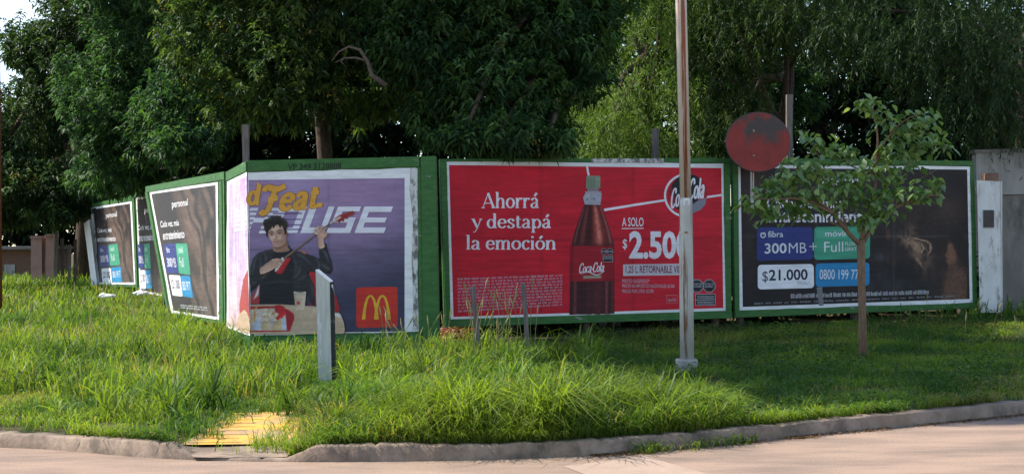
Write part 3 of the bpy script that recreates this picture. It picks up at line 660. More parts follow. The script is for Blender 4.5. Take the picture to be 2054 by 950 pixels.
def darkfn(x, y, a, b):
    base = np.stack([np.full_like(x, .016), np.full_like(x, .012), np.full_like(x, .013)], -1)
    n1 = vnoise(x / 9, y / 16, 1); n2 = vnoise(x / 4, y / 6, 2); n3 = vnoise(x / 30, y / 30, 3)
    brown = np.array((.115, .060, .036)); tan = np.array((.33, .20, .12)); red = np.array((.13, .045, .03)); blu = np.array((.07, .08, .10))
    k = blob(x, y, 1510, 370, 26, 45) * (.3 + .7 * n1) + .4 * blob(x, y, 1500, 480, 16, 80) * n1
    k = k + .7 * blob(x, y, 1905, 420, 26, 30) * (.4 + .6 * n1) + .55 * blob(x, y, 1840, 440, 50, 50) * n2 + .5 * blob(x, y, 1900, 560, 34, 60) * (.5 + n1)
    k2 = blob(x, y, 1835, 492, 30, 11, .5) * np.clip(n2 * 2 - .5, 0, 1) + .9 * blob(x, y, 1846, 520, 14, 26, -.5) * np.clip(n1 * 2 - .6, 0, 1) + .4 * blob(x, y, 1826, 462, 10, 14) * n2
    k3 = .8 * blob(x, y, 1780, 470, 4, 10) + .25 * blob(x, y, 1790, 520, 22, 14) * n2
    k4 = .5 * blob(x, y, 1765, 515, 18, 8) * n2 + .35 * blob(x, y, 1795, 575, 70, 14) * n1 + .35 * blob(x, y, 1768, 548, 12, 9) * n2
    out = base * (0.7 + .6 * n3[..., None]) + brown * k[..., None] * .5 + tan * k2[..., None] + red * k3[..., None] + blu * k4[..., None]
    out = out + np.array((.05, .048, .05)) * (.5 * np.exp(-((x - 1637) / 1.8) ** 2) + .5 * np.exp(-((x - 1792) / 1.8) ** 2) + .6 * np.exp(-((y - 474) / 1.6) ** 2))[..., None]
    return np.clip(out, 0, 1)
A = Art(PL_RED, S0 + .001); A.grid([(1484.5, 337), (1939, 340), (1944, 599), (1489, 615)], 150, 90, darkfn); A.done('film_picture', ps)
Sf = Soft(1880, 462, 1943, 601, .9); sk = (.20, .095, .055)
face = [(1897, 478), (1905, 468), (1920, 470), (1938, 480), (1940, 540), (1940, 598), (1884, 600), (1888, 560), (1897, 545), (1900, 530), (1896, 523), (1899, 517), (1893, 513), (1899, 503), (1900, 492)]
Sf.poly(face, (.055, .027, .019), soft=1, noise=.5); Sf.poly([(1898, 492), (1906, 486), (1918, 505), (1916, 526), (1903, 532), (1897, 523), (1899, 517), (1893, 513), (1899, 503)], sk, soft=2, noise=.4); Sf.poly([(1904, 532), (1918, 528), (1936, 548), (1936, 598), (1888, 600), (1893, 562)], (.105, .052, .034), soft=3, noise=.8)
Sf.poly([(1899, 478), (1908, 466), (1926, 468), (1942, 484), (1942, 540), (1930, 530), (1918, 508), (1910, 486)], (.018, .012, .012), soft=3)
for k in range(9): Sf.line([(1890 + k * 5.5, 599), (1896 + k * 5, 575), (1904 + k * 4, 545)], [2.4, 1.8, .8], (.17, .085, .052), soft=1, alpha=.7)
Sf.done(PL_RED, S0 + .0022, 'face_picture', ps)
Sf = Soft(1806, 468, 1874, 545, .9)
Sf.line([(1812, 484), (1828, 477), (1846, 481), (1862, 486), (1866, 500), (1858, 514)], [2, 5, 4, 6, 5, 2], (.30, .18, .115), soft=1, noise=1.2); Sf.line([(1830, 506), (1842, 524), (1850, 538)], [4, 8, 3], (.24, .135, .085), soft=1, noise=1.2); Sf.line([(1846, 486), (1851, 498), (1846, 508)], [2, 4.5, 2], (.40, .27, .18), soft=1, noise=.9)
Sf.done(PL_RED, S0 + .0022, 'creature_picture', ps)
LIT = (.74, .73, .75)
A = Art(PL_RED, S0 + .0024); A.text('Cada vez, más', [(1537, 396), (1690, 421)], LIT, .012); A.text('entretenimiento', [(1537, 423), (1745, 446)], LIT, .02); A.text('personal', [(1640, 352), (1728, 378)], LIT, .02); A.done('headline_lettering', ps)
def blocks(pl, par, bq, gq, wq, cq, r, full, k0, plus=None):
    A = Art(pl, k0); A.rrect(bq, r, BLUE)
    B_ = lambda q, a0, b0, a1, b1: [tuple((Vector(q[0]) * (1 - a) + Vector(q[1]) * a) * (1 - b) + (Vector(q[3]) * (1 - a) + Vector(q[2]) * a) * b) for a, b in ((a0, b0), (a1, b0), (a1, b1), (a0, b1))]
    if full: A.ribbon([(1536.5 - 7 + 5.2 * math.cos(t / 3), 471 + 5.8 * math.sin(t / 3)) for t in range(-3, 16)], 1.8, LIT); A.poly([(1526, 464), (1533, 464), (1529.5, 469)], LIT); A.rrect([(1520, 459.5), (1576, 459), (1576, 482), (1520, 482.5)], 4, (.05, .07, .26)); A.rrect([(1521, 460.5), (1575, 460), (1575, 481), (1521, 481.5)], 4, BLUE); A.ribbon([(1529.5 + 4.6 * math.cos(t / 3 - 1.2), 471 + 5.2 * math.sin(t / 3 - 1.2)) for t in range(0, 17)], 2, LIT); A.poly([(1526.4, 466.5), (1532.6, 466.5), (1529.5, 471)], LIT)
    A.text('fibra', B_(bq, .2, .11, .47, .30), LIT, .006); A.text('300', B_(bq, .14, .48, .53, .79), LIT, .014); A.text('MB', B_(bq, .57, .48, .88, .79), LIT, -.008)
    A.done('blue_offer_block', par)
    A = Art(pl, k0); A.rrect(gq, r, GREEN)
    A.rrect(B_(gq, .04, .08, .62, .34), r * .6, (.09, .40, .26)); A.text('móvil', B_(gq, .2, .12, .56, .30), LIT, .004); A.text('Full', B_(gq, .18, .46, .52, .77), LIT, -.002)
    if full: A.text('FLOW\nGRATIS', [(1694, 485), (1723, 503)], LIT, .004)
    A.done('green_offer_block', par)
    A = Art(pl, k0); A.rrect(wq, r, (.84, .83, .85)); A.text('$', B_(wq, .08, .26, .18, .74), NAVY, -.002); A.text('21.000', B_(wq, .20, .20, .89, .66), NAVY, .022)
    if full: A.text('FINAL*', [(1599, 563.5), (1623, 570)], (.3, .3, .32), 0)
    A.done('white_price_block', par)
    A = Art(pl, k0); A.rrect(cq, r, CYAN)
    A.text('0800 199 77', [(1643, 540), (1721, 560)] if full else B_(cq, .08, .26, .88, .70), LIT, .002)
    A.done('cyan_phone_block', par)
blocks(PL_RED, ps, [(1517, 456), (1629, 455), (1630, 520), (1517, 523)], [(1632, 455), (1744, 453), (1744, 518), (1632, 521)], [(1519, 531), (1631, 529), (1632, 577), (1519, 580)], [(1635, 528), (1743, 526), (1743, 572), (1635, 575)], 8, True, S0 + .0024)
A = Art(PL_RED, S0 + .0045); A.ribbon([(1622, 494), (1637, 494)], 1.6, LIT); A.ribbon([(1630, 486), (1630, 502)], 1.6, LIT)
A.done('plus_sign', ps)
A = Art(PL_RED, S0 + .0024); A.bars([(1585, 588), (1862, 580), (1862, 590), (1585, 599)], 1, (.42, .41, .42), fill=.8, wmin=.02, wmax=.06, gap=.006, seed=8); A.bars([(1512, 606), (1918, 591), (1918, 595), (1512, 611)], 1, (.22, .215, .22), fill=.7, seed=9); A.done('small_print', ps)
A = Art(PL_RED, S0 + .0028); A.poly([(1637, 576), (1648, 575), (1651, 612), (1642, 613)], (.2, .2, .21)); A.done('paste_streak', ps)
m = MB(); m.prism([PL_RED.P(*p, .027) for p in [(1470, 315), (1500, 314), (1512, 322), (1478, 324)]], -PL_RED.n * .002); m.build('torn_paper_scrap', M['paper'], B)

def darkfn_left(dark, streak, cx, sl, w0):
    def fn(x, y, a, b):
        w_ = vnoise(a * 6, b * 5, 12) * 3.0; n1 = vnoise(a * 16 - b * 5 + w_, b * 5.0 + w_, 1); n2 = vnoise(a * 40 - b * 14 + w_ * 2, b * 14, 2); n3 = vnoise(a * 5, b * 5, 7)
        base = np.array(dark); k = np.clip((a - cx - sl * b) / w0, 0, 1) * np.clip(n1 * 1.7 - .45, 0, 1) * (.5 + .7 * n2)
        k = k + .35 * np.clip(.2 - a, 0, 1) * 4 * n1
        return np.clip(base * (.8 + .5 * n3[..., None]) + np.array(streak) * k[..., None], 0, 1)
    return fn
def side_poster(pl, name, label, outer, sq, inner, texts, bl, legal, seed, rails):
    o = thing('billboard', base_of(pl, (outer[0][0] + outer[1][0]) / 2), label, 'billboard', 'billboards round the corner lot')
    board(pl, o, outer, rails); ps = sheet(pl, o, sq, S0, seed=seed, jitter=2)
    A = Art(pl, S0 + .001); A.grid(inner, 60, 60, darkfn_left((.030, .026, .027), (.13, .078, .054), .28, .05, .25)); A.done('film_picture', ps)
    A = Art(pl, S0 + .0024)
    for t, q, bo in texts: A.text(t, q, LIT, bo)
    A.done('headline_lettering', ps); blocks(pl, ps, *bl, 3, False, S0 + .0024)
    if legal: A = Art(pl, S0 + .0024); A.bars(legal, 2, (.42, .41, .42), wmin=.1, wmax=.3, gap=.03, seed=seed); A.done('small_print', ps)
    for px in (outer[0][0] + 25, outer[1][0] - 12): backpost(o, pl, px, 0, 2.7)
    return o
side_poster(PL_L1, 'l1', 'leaning billboard with dark telecom poster, nearest on the left wall', [(293, 374), (453, 344), (456, 650), (340, 634)],
    [(301, 384), (438, 365), (441, 641), (345, 627)], [(305, 389), (434, 371), (437, 635), (349, 622)],
    [('personal', [(346, 402), (378, 398), (379, 416), (347, 421)], .012), ('Cada vez, más', [(323, 443), (360, 440), (361, 454), (324, 458)], .012), ('entretenimiento', [(328, 464), (371, 461), (372, 477), (329, 481)], .014)],
    ([(329, 489), (353, 488), (360, 548), (336, 547)], [(353.5, 488), (377, 488), (384, 551), (360.5, 548)], [(340, 551), (363, 552), (368, 594), (348, 592)], [(363.5, 552), (383, 553), (389, 597), (368.5, 594)]),
    [(363, 609), (417, 614), (418, 624), (364, 618)], 6,
    [('frame_rail', [(294, 374), (452, 344), (452, 360), (294, 386)]), ('frame_stile', [(441, 364), (447, 363), (450, 648), (443, 648)]), ('frame_stile', [(449, 362), (452, 361), (455, 648), (452, 648)]), ('frame_stile', [(293, 386), (298, 386), (342, 631), (338, 631)])])
side_poster(PL_L2, 'l2', 'middle billboard of the left wall, half hidden behind the leaning one', [(270, 380), (372, 366), (372, 612), (280, 590)],
    [(274, 396), (366, 383), (366, 602), (282, 585)], [(276, 400), (363, 388), (363, 597), (284, 581)],
    [('personal', [(291, 416), (318, 413), (318, 427), (291, 430)], .012), ('Cada vez, más', [(278, 451), (312, 449), (312, 461), (278, 463)], .012), ('entretenimiento', [(279, 470), (322, 468), (322, 481), (279, 484)], .014)],
    ([(276, 490), (289, 489), (291, 538), (279, 538)], [(289.5, 489), (301, 488), (304, 538), (291.5, 538)], [(280, 542), (292.5, 541), (294, 579), (282.5, 578)], [(293, 541), (303, 540), (307, 578), (294.5, 579)]), None, 7,
    [('frame_rail', [(270, 381), (371, 367), (371, 383), (270, 396)]), ('frame_stile', [(266, 383), (270, 382), (278, 588), (274, 588)])])
side_poster(PL_L3, 'l3', 'farthest billboard of the left wall, its top under hanging foliage', [(176, 410), (269, 390), (278, 576), (192, 574)],
    [(183, 416), (265, 403), (273, 570), (197, 570)], [(186, 420), (262, 408), (270, 566), (200, 566)],
    [('personal', [(213, 427), (235, 424), (236, 437), (214, 440)], .012), ('Cada vez, más', [(196, 458), (225, 456), (225, 466), (197, 468)], .012), ('entretenimiento', [(196, 475), (233, 473), (233, 483), (197, 485)], .014)],
    ([(198, 493), (218, 491), (221.6, 533), (201, 535)], [(218.5, 491), (236.7, 488), (242, 531), (222, 533)], [(204.5, 538), (223.5, 537), (226, 567), (207, 567)], [(224, 535.5), (244, 534.5), (246, 565), (226.5, 566)]), None, 8,
    [('frame_rail', [(177, 411), (268, 391), (268, 402), (177, 416)]), ('frame_stile', [(266, 404), (268.5, 404), (277, 575), (274, 575)])])
# leaning white end board
W = thing('white_board', base_of(PL_L3, 183), 'peeling white board leaning at the far end of the left billboards', 'board')
m = MB(); pts = [at(168, 448, 39.6), at(179, 440, 39.3), at(195, 571, 39.2), at(184, 573, 39.5)]; m.prism(pts, Vector((.05, .25, 0))); m.build('plank', M['white'], W)
m = MB(); pts = [at(182, 430, 39.45), at(187, 428, 39.4), at(203, 571, 39.3), at(198, 572, 39.35)]; m.prism(pts, Vector((.05, .2, 0))); m.build('edge_strip', M['torn'], W)

# ------------------------------------------------------------------ corner billboard with the burger poster
C_ = thing('billboard', base_of(PL_MC, 680), 'corner billboard with purple burger poster of a man playing guitar', 'billboard', 'billboards round the corner lot')
m = MB(); m.prism([PL_MC.P(*p, 0.0) for p in [(497, 322), (842, 314), (848, 690), (505, 700)]], -PL_MC.n * .05); m.build('board_panel', M['green'], C_)
m = MB(); m.prism([PL_MS.P(*p, 0.0) for p in [(455, 345), (496.5, 322), (504.5, 700), (457, 676)]], -PL_MS.n * .05); m.build('side_panel', M['green'], C_)
for nm, q in [('frame_rail', [(498, 322), (842, 314), (842, 334), (498, 344)]), ('frame_rail', [(503, 674), (846, 668), (846, 689), (504, 698)]), ('frame_stile', [(838.5, 336), (844, 336), (849, 667), (841, 667)])]:
    m = MB(); m.prism([PL_MC.P(*p, .022) for p in q], -PL_MC.n * .0205); m.build(nm, M['greenrail'], C_)
m = MB(); m.prism([PL_MC.P(*p, .034) for p in [(845, 314), (874.5, 313), (881.5, 686), (850, 690)]], -PL_MC.n * .08); m.build('corner_column', M['greenrail'], C_)
m = MB(); m.prism([PL_MS.P(*p, .022) for p in [(456, 345), (496, 323), (496.4, 343), (456.5, 363)]], -PL_MS.n * .0205); m.build('frame_rail', M['greenrail'], C_)
for px in (520, 700, 860): backpost(C_, PL_MC, px, 0)
ps = sheet(PL_MC, C_, [(497.5, 346), (836, 337), (839, 664), (503.5, 673)], S0, seed=9)
ss = sheet(PL_MS, C_, [(457, 364), (496.6, 345), (503, 673), (456, 656)], S0, name='folded_poster_edge', seed=10, jitter=1.5)
def purp(x, y, a, b):
    v = np.clip((y - 360) / 310, 0, 1); u = np.clip((x - 500) / 310, 0, 1)
    top = np.array((.33, .215, .355)); mid = np.array((.23, .165, .285)); low = np.array((.050, .048, .088)); lb = np.array((.20, .22, .36))
    k = np.clip(v * 1.25 + .35 * (u - .4), 0, 1)[..., None]
    c = np.where(k < .5, top * (1 - k * 2) + mid * k * 2, mid * (2 - 2 * k) + low * (2 * k - 1))
    c = c + lb * .4 * blob(x, y, 600, 400, 40, 60)[..., None] + np.array((.08, .03, .05)) * blob(x, y, 720, 430, 60, 60)[..., None]
    c = c * (.86 + .22 * vnoise(x / 30, y / 18, 3) + .1 * vnoise(x / 6, y / 4, 6))[..., None]
    return c * (1 - .25 * np.exp(-((y - 501) / 1.5) ** 2) - .2 * np.exp(-((x - 660) / 1.5) ** 2))[..., None]
A = Art(PL_MC, S0 + .001); A.grid([(499, 361), (812, 357), (812, 664), (504, 668)], 90, 90, purp); A.done('purple_print', ps)
m = MB(); m.prism([PL_MC.P(*p, S0 + .004) for p in [(824, 338), (832, 336), (838, 338), (838, 400), (840, 470), (838, 560), (841, 664), (828, 665), (830, 600), (826, 520), (829, 440), (822, 380)]], -PL_MC.n * .0015); m.build('torn_edge', M['torn'], ps)
WH2 = (.76, .73, .78)
A = Art(PL_MC, S0 + .0022)
def ital(pts, x0, y0=467, sh=.38): return [(x0 + px_ + (y0 - py_) * sh, py_) for px_, py_ in pts]
def slab(x0, w, y0, y1): A.poly(ital([(0, y0), (w, y0), (w, y1), (0, y1)], x0), WH2)
# striped italic capitals  ...HOUSE
T0, T1 = 414, 467
for y in range(417, 467, 9):
    for (xa, xb) in ((478, 500), (520, 545)): A.poly([(p[0], p[1]) for p in ital([(max(0, 503 - xa - (467 - y) * .38) if xa < 503 else 0, y), (xb - xa, y), (xb - xa, y + 5.5), (max(0, 503 - xa - (467 - y) * .38) if xa < 503 else 0, y + 5.5)], xa)], WH2)
slab(500, 20, 437, 446)
slab(543, 14, T0, T1); slab(584, 13, T0, T1); slab(555, 30, T0, 424); slab(555, 30, 457, T1)
slab(603, 14, T0, T1); slab(617, 26, 456, T1); slab(640, 12, T0, T1)
slab(659, 46, T0, 424); slab(659, 13, 424, 436); slab(659, 44, 436, 446); slab(690, 13, 446, 457); slab(655, 48, 457, T1)
slab(712, 13, T0, T1); slab(725, 44, T0, 425); slab(725, 40, 436, 446); slab(725, 46, 456, T1)
for y in (428, 440, 451, 460): A.ribbon([(548, y), (606, y - .3)], 2.2, (.15, .085, .25))
A.done('striped_lettering', ps)
A = Art(PL_MC, S0 + .006); GOLD = (.76, .37, .05); OUT = (.36, .14, .04)
for dx, th, cc in ((1.0, 2.15, OUT), (0, 1.75, GOLD)):
    letters(A, 'd', (495, 369, 521, 409), cc, th, th * .8, .16, 0); letters(A, 'Feat.', (528, 374, 648, 424), cc, th, th * .75, .2, .08)
A.done('gold_script_lettering', ps)
# man with guitar, measured on an enlargement
Z = lambda pts: [(480 + x / 3.654, 420 + y / 3.654) for x, y in pts]
skin = (.60, .36, .26); skd = (.36, .19, .125); skl = (.74, .50, .39)
Sf = Soft(496, 428, 692, 672, .7)
Sf.poly(Z([(515, 450), (560, 442), (600, 480), (660, 545), (715, 630), (745, 740), (700, 756), (560, 700), (515, 700)]), (.42, .026, .03), bulge=.5)
Sf.poly(Z([(60, 690), (150, 545), (165, 690)]), (.45, .05, .05)); Sf.poly(Z([(108, 660), (152, 545), (142, 625)]), (.72, .68, .66))
Sf.done(PL_MC, S0 + .0085, 'red_seat_picture', ps)
Sf = Soft(496, 428, 692, 672, .7); jk = (.030, .029, .033)
Sf.poly(Z([(258, 285), (200, 295), (135, 318), (105, 355), (86, 410), (70, 470), (60, 620), (120, 580), (150, 540), (148, 692), (420, 695), (420, 610), (495, 600), (520, 690), (560, 706), (555, 560), (515, 470), (525, 455), (600, 468), (672, 470), (690, 440), (680, 380), (655, 310), (640, 240), (585, 278), (588, 330), (590, 358), (560, 342), (470, 312), (410, 300), (385, 285), (365, 255), (330, 300), (290, 305)]), jk, bulge=1.2, size=5, noise=.5)
Sf.poly(Z([(262, 302), (300, 312), (350, 305), (378, 300), (400, 330), (400, 690), (150, 690), (160, 540), (230, 470), (240, 380)]), (.018, .018, .021), soft=2, noise=.3)
for q, w in (([(130, 340), (112, 400), (100, 480)], 3), ([(175, 310), (200, 350), (190, 420)], 2), ([(600, 390), (640, 425), (676, 440)], 3), ([(420, 325), (470, 345), (520, 390), (545, 440)], 2.4), ([(612, 290), (640, 330), (660, 390)], 3.4), ([(450, 400), (440, 460), (395, 505)], 2.4), ([(430, 520), (470, 500), (500, 470)], 2), ([(240, 350), (228, 420), (215, 470)], 1.6), ([(380, 310), (420, 400), (410, 470)], 1.8), ([(150, 345), (165, 400), (150, 430)], 2), ([(560, 350), (590, 400), (580, 455)], 2.2), ([(90, 520), (110, 540), (130, 530)], 2), ([(520, 520), (540, 580), (545, 650)], 2)):
    Sf.line(Z(q), [.4, w, .4], (.13, .13, .145), soft=2, alpha=.75)
Sf.line(Z([(160, 545), (300, 525), (430, 535)]), [.5, 2.4, .5], (.07, .07, .08), soft=2, alpha=.7)
Sf.poly(Z([(440, 296), (480, 300), (505, 318), (480, 326)]), (.42, .14, .11), soft=1)
Sf.done(PL_MC, S0 + .0095, 'man_jacket_picture', ps)
Sf = Soft(526, 430, 586, 508, .45)
Sf.poly(Z([(255, 245), (345, 215), (360, 270), (374, 298), (330, 312), (258, 306)]), skd, 3, soft=1, bulge=.5); Sf.poly(Z([(262, 272), (320, 268), (352, 236), (350, 262), (300, 290), (264, 290)]), (.20, .10, .07), 2, soft=3, alpha=.8)
Sf.poly(Z([(213, 168), (224, 135), (260, 110), (305, 105), (332, 132), (346, 160), (346, 200), (336, 238), (311, 266), (281, 274), (254, 258), (234, 228), (219, 197)]), skin, 3, soft=1, bulge=-.5, size=8, noise=.08); fm = Sf.last
Sf.poly(Z([(308, 140), (350, 150), (350, 210), (338, 245), (308, 272), (284, 276), (305, 245), (318, 210), (312, 175)]), skd, 3, soft=5, clip=fm, alpha=.85)
Sf.poly(Z([(232, 148), (262, 128), (290, 128), (292, 150), (262, 158)]), skl, 3, soft=5, clip=fm, alpha=.8); Sf.poly(Z([(230, 200), (250, 194), (262, 212), (248, 226), (236, 218)]), skl, 3, soft=4, clip=fm, alpha=.85); Sf.poly(Z([(286, 192), (306, 186), (314, 204), (298, 218)]), skl, 3, soft=4, clip=fm, alpha=.45)
Sf.poly(Z([(236, 232), (258, 228), (300, 226), (328, 222), (312, 264), (282, 274), (256, 258)]), (.40, .225, .165), 3, soft=5, clip=fm, alpha=.6)
for q in ([(226, 176), (242, 168), (258, 174), (256, 188), (238, 192)], [(278, 167), (298, 158), (318, 163), (314, 178), (288, 183)]): Sf.poly(Z(q), (.25, .12, .08), 3, soft=3, alpha=.8)
Sf.line(Z([(222, 171), (240, 162), (259, 167)]), [1.0, 2.3, 1.2], (.04, .024, .018), soft=1); Sf.line(Z([(275, 161), (298, 151), (321, 157)]), [1.2, 2.4, .9], (.04, .024, .018), soft=1)
for q, e in (([(230, 184), (241, 179), (255, 183)], (242, 184)), ([(281, 176), (298, 170), (314, 174)], (298, 176))):
    Sf.line(Z(q), [.5, 1.5, .6], (.03, .018, .014), soft=0); (ex_, ey_), = Z([e]); Sf.line([(ex_ - .05, ey_), (ex_ + .05, ey_)], 1.7, (.025, .015, .012), smooth=0); Sf.line([(ex_ - 2, ey_ + .4), (ex_ - 1.3, ey_ + .4)], .8, (.62, .55, .5), smooth=0); Sf.line([(ex_ + 1.5, ey_ + .2), (ex_ + 2.2, ey_ + .1)], .8, (.6, .53, .48), smooth=0)
Sf.line(Z([(270, 172), (276, 196), (280, 208), (272, 217)]), [1, 2.0, 2.2, 1.4], (.30, .155, .105), soft=2, alpha=.7); Sf.line(Z([(262, 175), (257, 200), (258, 210)]), [1, 1.8, 1.6], skl, soft=2, alpha=.8); Sf.line(Z([(254, 216), (264, 219), (276, 216)]), [.5, 1.1, .5], (.16, .075, .05), soft=1)
Sf.line(Z([(258, 238), (278, 234), (303, 230)]), [.8, 1.6, .7], (.34, .11, .09), soft=1); Sf.line(Z([(263, 245), (280, 243), (298, 238)]), [.6, 1.9, .7], (.52, .24, .20), soft=1); Sf.line(Z([(266, 253), (282, 252), (294, 248)]), [.4, 1.2, .4], (.24, .12, .085), soft=2, alpha=.7)
Sf.poly(Z([(340, 165), (356, 158), (356, 195), (344, 208)]), skd, 2, soft=1, bulge=.4)
Sf.done(PL_MC, S0 + .0120, 'man_face_picture', ps)
Sf = Soft(520, 515, 572, 554, .5)
Sf.poly(Z([(155, 430), (175, 415), (235, 370), (272, 366), (288, 395), (265, 430), (220, 455), (160, 475)]), skin, 2, soft=1, bulge=-.6, size=6)
for q in ([(250, 372), (285, 365), (318, 372)], [(252, 388), (290, 383), (316, 391)], [(248, 404), (285, 401), (306, 409)], [(240, 420), (270, 418), (292, 425)]): Sf.line(Z(q), [5.0, 4.4, 2.8], skd, soft=1, noise=.1); Sf.line(Z([(x, y - 2) for x, y in q]), [4.0, 3.2, 1.8], skin, soft=1)
Sf.done(PL_MC, S0 + .0160, 'man_hand_picture', ps)
Sf = Soft(628, 450, 660, 500, .5)
Sf.poly(Z([(575, 150), (600, 140), (630, 160), (628, 200), (622, 235), (632, 274), (590, 288), (582, 240)]), skin, 2, soft=1, bulge=-.6, size=6)
for q in ([(580, 178), (556, 166), (566, 140)], [(590, 162), (576, 142), (590, 122)], [(606, 158), (602, 132), (616, 123)], [(622, 167), (628, 147), (640, 142)], [(624, 207), (645, 184), (632, 168)]): Sf.line(Z(q), [5, 4.6, 3], skd, soft=1); Sf.line(Z([(x - 2, y - 2) for x, y in q]), [3.8, 3.4, 2], skl if q[0][0] < 600 else skin, soft=1)
Sf.done(PL_MC, S0 + .0160, 'man_hand_picture', ps)
Sf = Soft(524, 426, 585, 478, .45)
hair = (.022, .016, .013)
Sf.poly(Z([(185, 128), (192, 98), (205, 82), (228, 66), (262, 50), (300, 54), (322, 70), (350, 88), (358, 118), (350, 150), (340, 172), (330, 150), (322, 128), (304, 112), (276, 113), (246, 124), (228, 142), (216, 172), (218, 198), (202, 172), (190, 150)]), hair, 2, soft=0, noise=.9)
rh = random.Random(3)
for k in range(70):
    t = rh.uniform(0, math.pi); cx_, cy_ = 268 - 80 * math.cos(t), 118 - 62 * math.sin(t); Sf.line(Z([(cx_, cy_), (cx_ + rh.uniform(-16, 16), cy_ + rh.uniform(-16, 8)), (cx_ + rh.uniform(-26, 26), cy_ + rh.uniform(-6, 26))]), [1.8, 1.4, .4], tuple(c * rh.choice((.7, 1, 1.5, 2.6, 3.4)) for c in hair), soft=0)
for q in ([(238, 122), (230, 142), (238, 154)], [(262, 112), (256, 128), (266, 140)], [(300, 110), (306, 126), (298, 136)], [(212, 160), (206, 188), (214, 208)], [(345, 160), (342, 178), (336, 186)]): Sf.line(Z(q), [5, 3, .5], hair)
Sf.done(PL_MC, S0 + .0180, 'man_hair_picture', ps)
Sf = Soft(518, 416, 716, 566, .6)
Sf.poly(Z([(335, 365), (385, 345), (376, 378), (320, 470), (285, 472), (268, 455)]), (.45, .026, .026), soft=1, bulge=.5); Sf.poly(Z([(318, 345), (338, 362), (286, 440), (262, 458), (268, 430), (296, 385)]), (.72, .68, .65)); Sf.poly(Z([(300, 372), (318, 364), (322, 384), (304, 392)]), (.22, .21, .21))
Sf.line(Z([(335, 358), (450, 272), (570, 178), (660, 108)]), [5, 4.4, 3.8, 3.2], (.15, .085, .06), soft=1, smooth=0); Sf.line(Z([(335, 353), (570, 173), (660, 103)]), .8, (.42, .32, .25), smooth=0)
Sf.poly(Z([(690, 72), (735, 40), (790, 22), (836, 8), (850, 20), (834, 44), (806, 50), (800, 72), (776, 66), (770, 92), (748, 82), (742, 100), (720, 88), (690, 96), (668, 104), (740, 60)]), (.30, .032, .025), noise=.5); Sf.poly(Z([(664, 96), (740, 50), (752, 58), (672, 108)]), (.62, .52, .47)); Sf.poly(Z([(160, 510), (205, 462), (215, 466), (180, 505)]), (.12, .065, .045))
Sf.done(PL_MC, S0 + .0140, 'guitar_picture', ps)
Sf = Soft(503.6, 608, 694, 670, .6)
Sf.poly(Z([(80, 694), (300, 692), (560, 706), (690, 752), (735, 752), (750, 770), (770, 820), (778, 870), (772, 908), (80, 912)]), (.58, .43, .29), noise=.2, bulge=-.3); Sf.poly(Z([(560, 760), (690, 756), (770, 830), (776, 905), (560, 908)]), (.50, .36, .235), soft=4, alpha=.8); Sf.poly(Z([(690, 752), (748, 768), (735, 790), (695, 775)]), (.72, .68, .64))
Sf.poly(Z([(80, 708), (260, 705), (300, 700), (370, 735), (405, 760), (410, 800), (376, 892), (80, 897)]), (.46, .022, .028), bulge=-.5); Sf.poly(Z([(80, 730), (265, 722), (345, 770), (352, 882), (80, 884)]), (.55, .46, .40), noise=.5)
Sf.poly(Z([(270, 702), (330, 705), (350, 760), (285, 815), (268, 770)]), (.54, .026, .03), 2, bulge=-.6); Sf.poly(Z([(345, 740), (405, 770), (400, 810), (374, 880), (356, 860)]), (.38, .022, .028), soft=2)
Sf.poly(Z([(110, 850), (140, 780), (165, 850), (168, 880), (108, 880)]), (.52, .54, .62), bulge=-.4); Sf.poly(Z([(255, 830), (315, 790), (318, 880), (245, 880)]), (.62, .44, .23), bulge=-.4); Sf.poly(Z([(170, 830), (215, 800), (230, 880), (172, 880)]), (.60, .43, .23), bulge=-.4); Sf.poly(Z([(318, 800), (345, 790), (352, 880), (318, 880)]), (.58, .60, .68))
rr = random.Random(4)
for i in range(30):
    (x, y), = Z([(rr.uniform(175, 275), rr.uniform(735, 805))]); Sf.line([(x, y), (x + rr.uniform(-3, 3), y + rr.uniform(-2, 2))], rr.uniform(3, 5.5), rr.choice([(.66, .52, .35), (.54, .38, .22), (.74, .63, .47), (.40, .25, .13)]), smooth=0, soft=1)
for i in range(16): x, y = rr.uniform(92, 125), rr.uniform(735, 840); Sf.line(Z([(x, y), (x + rr.uniform(-8, 18), y - 36)]), 1.7, rr.choice([(.68, .46, .14), (.6, .36, .11), (.42, .18, .08)]), smooth=0)
Sf.done(PL_MC, S0 + .0190, 'table_and_meal_picture', ps)
Sf = Soft(588, 580, 618, 624, .5)
Sf.poly(Z([(403, 602), (497, 602), (485, 720), (416, 720)]), (.58, .45, .32), bulge=-.7, size=8); Sf.poly(Z([(403, 602), (425, 598), (475, 598), (497, 602), (475, 612), (425, 612)]), (.74, .66, .54), 2); Sf.poly(Z([(412, 603), (450, 599), (488, 603), (450, 609)]), (.08, .055, .04), 3); Sf.poly(Z([(425, 672), (450, 668), (452, 694), (428, 696)]), (.42, .09, .07)); Sf.poly(Z([(416, 712), (486, 710), (484, 742), (418, 742)]), (.66, .52, .38), soft=2, alpha=.7)
Sf.done(PL_MC, S0 + .0230, 'cup_picture', ps)
A = Art(PL_MC, S0 + .0022)
A.rrect([(715, 576), (798, 574.5), (798.5, 655), (715.5, 657)], 7, (.55, .035, .022))
def arch(x0, x1, col):
    xm = (x0 + x1) / 2; return [(x0, 640), (x0 + 2.0, 620), (x0 + 6, 602), (xm - 3, 594), (xm, 593), (xm + 3, 594), (x1 - 6, 602), (x1 - 2.0, 620), (x1, 640)]
for x0, x1 in ((730, 757), (754, 781)):
    A.ribbon(arch(x0, x1, 0), [7, 5.6, 4.6, 4, 3.8, 4, 4.6, 5.6, 7] , (.70, .40, .03), 5)
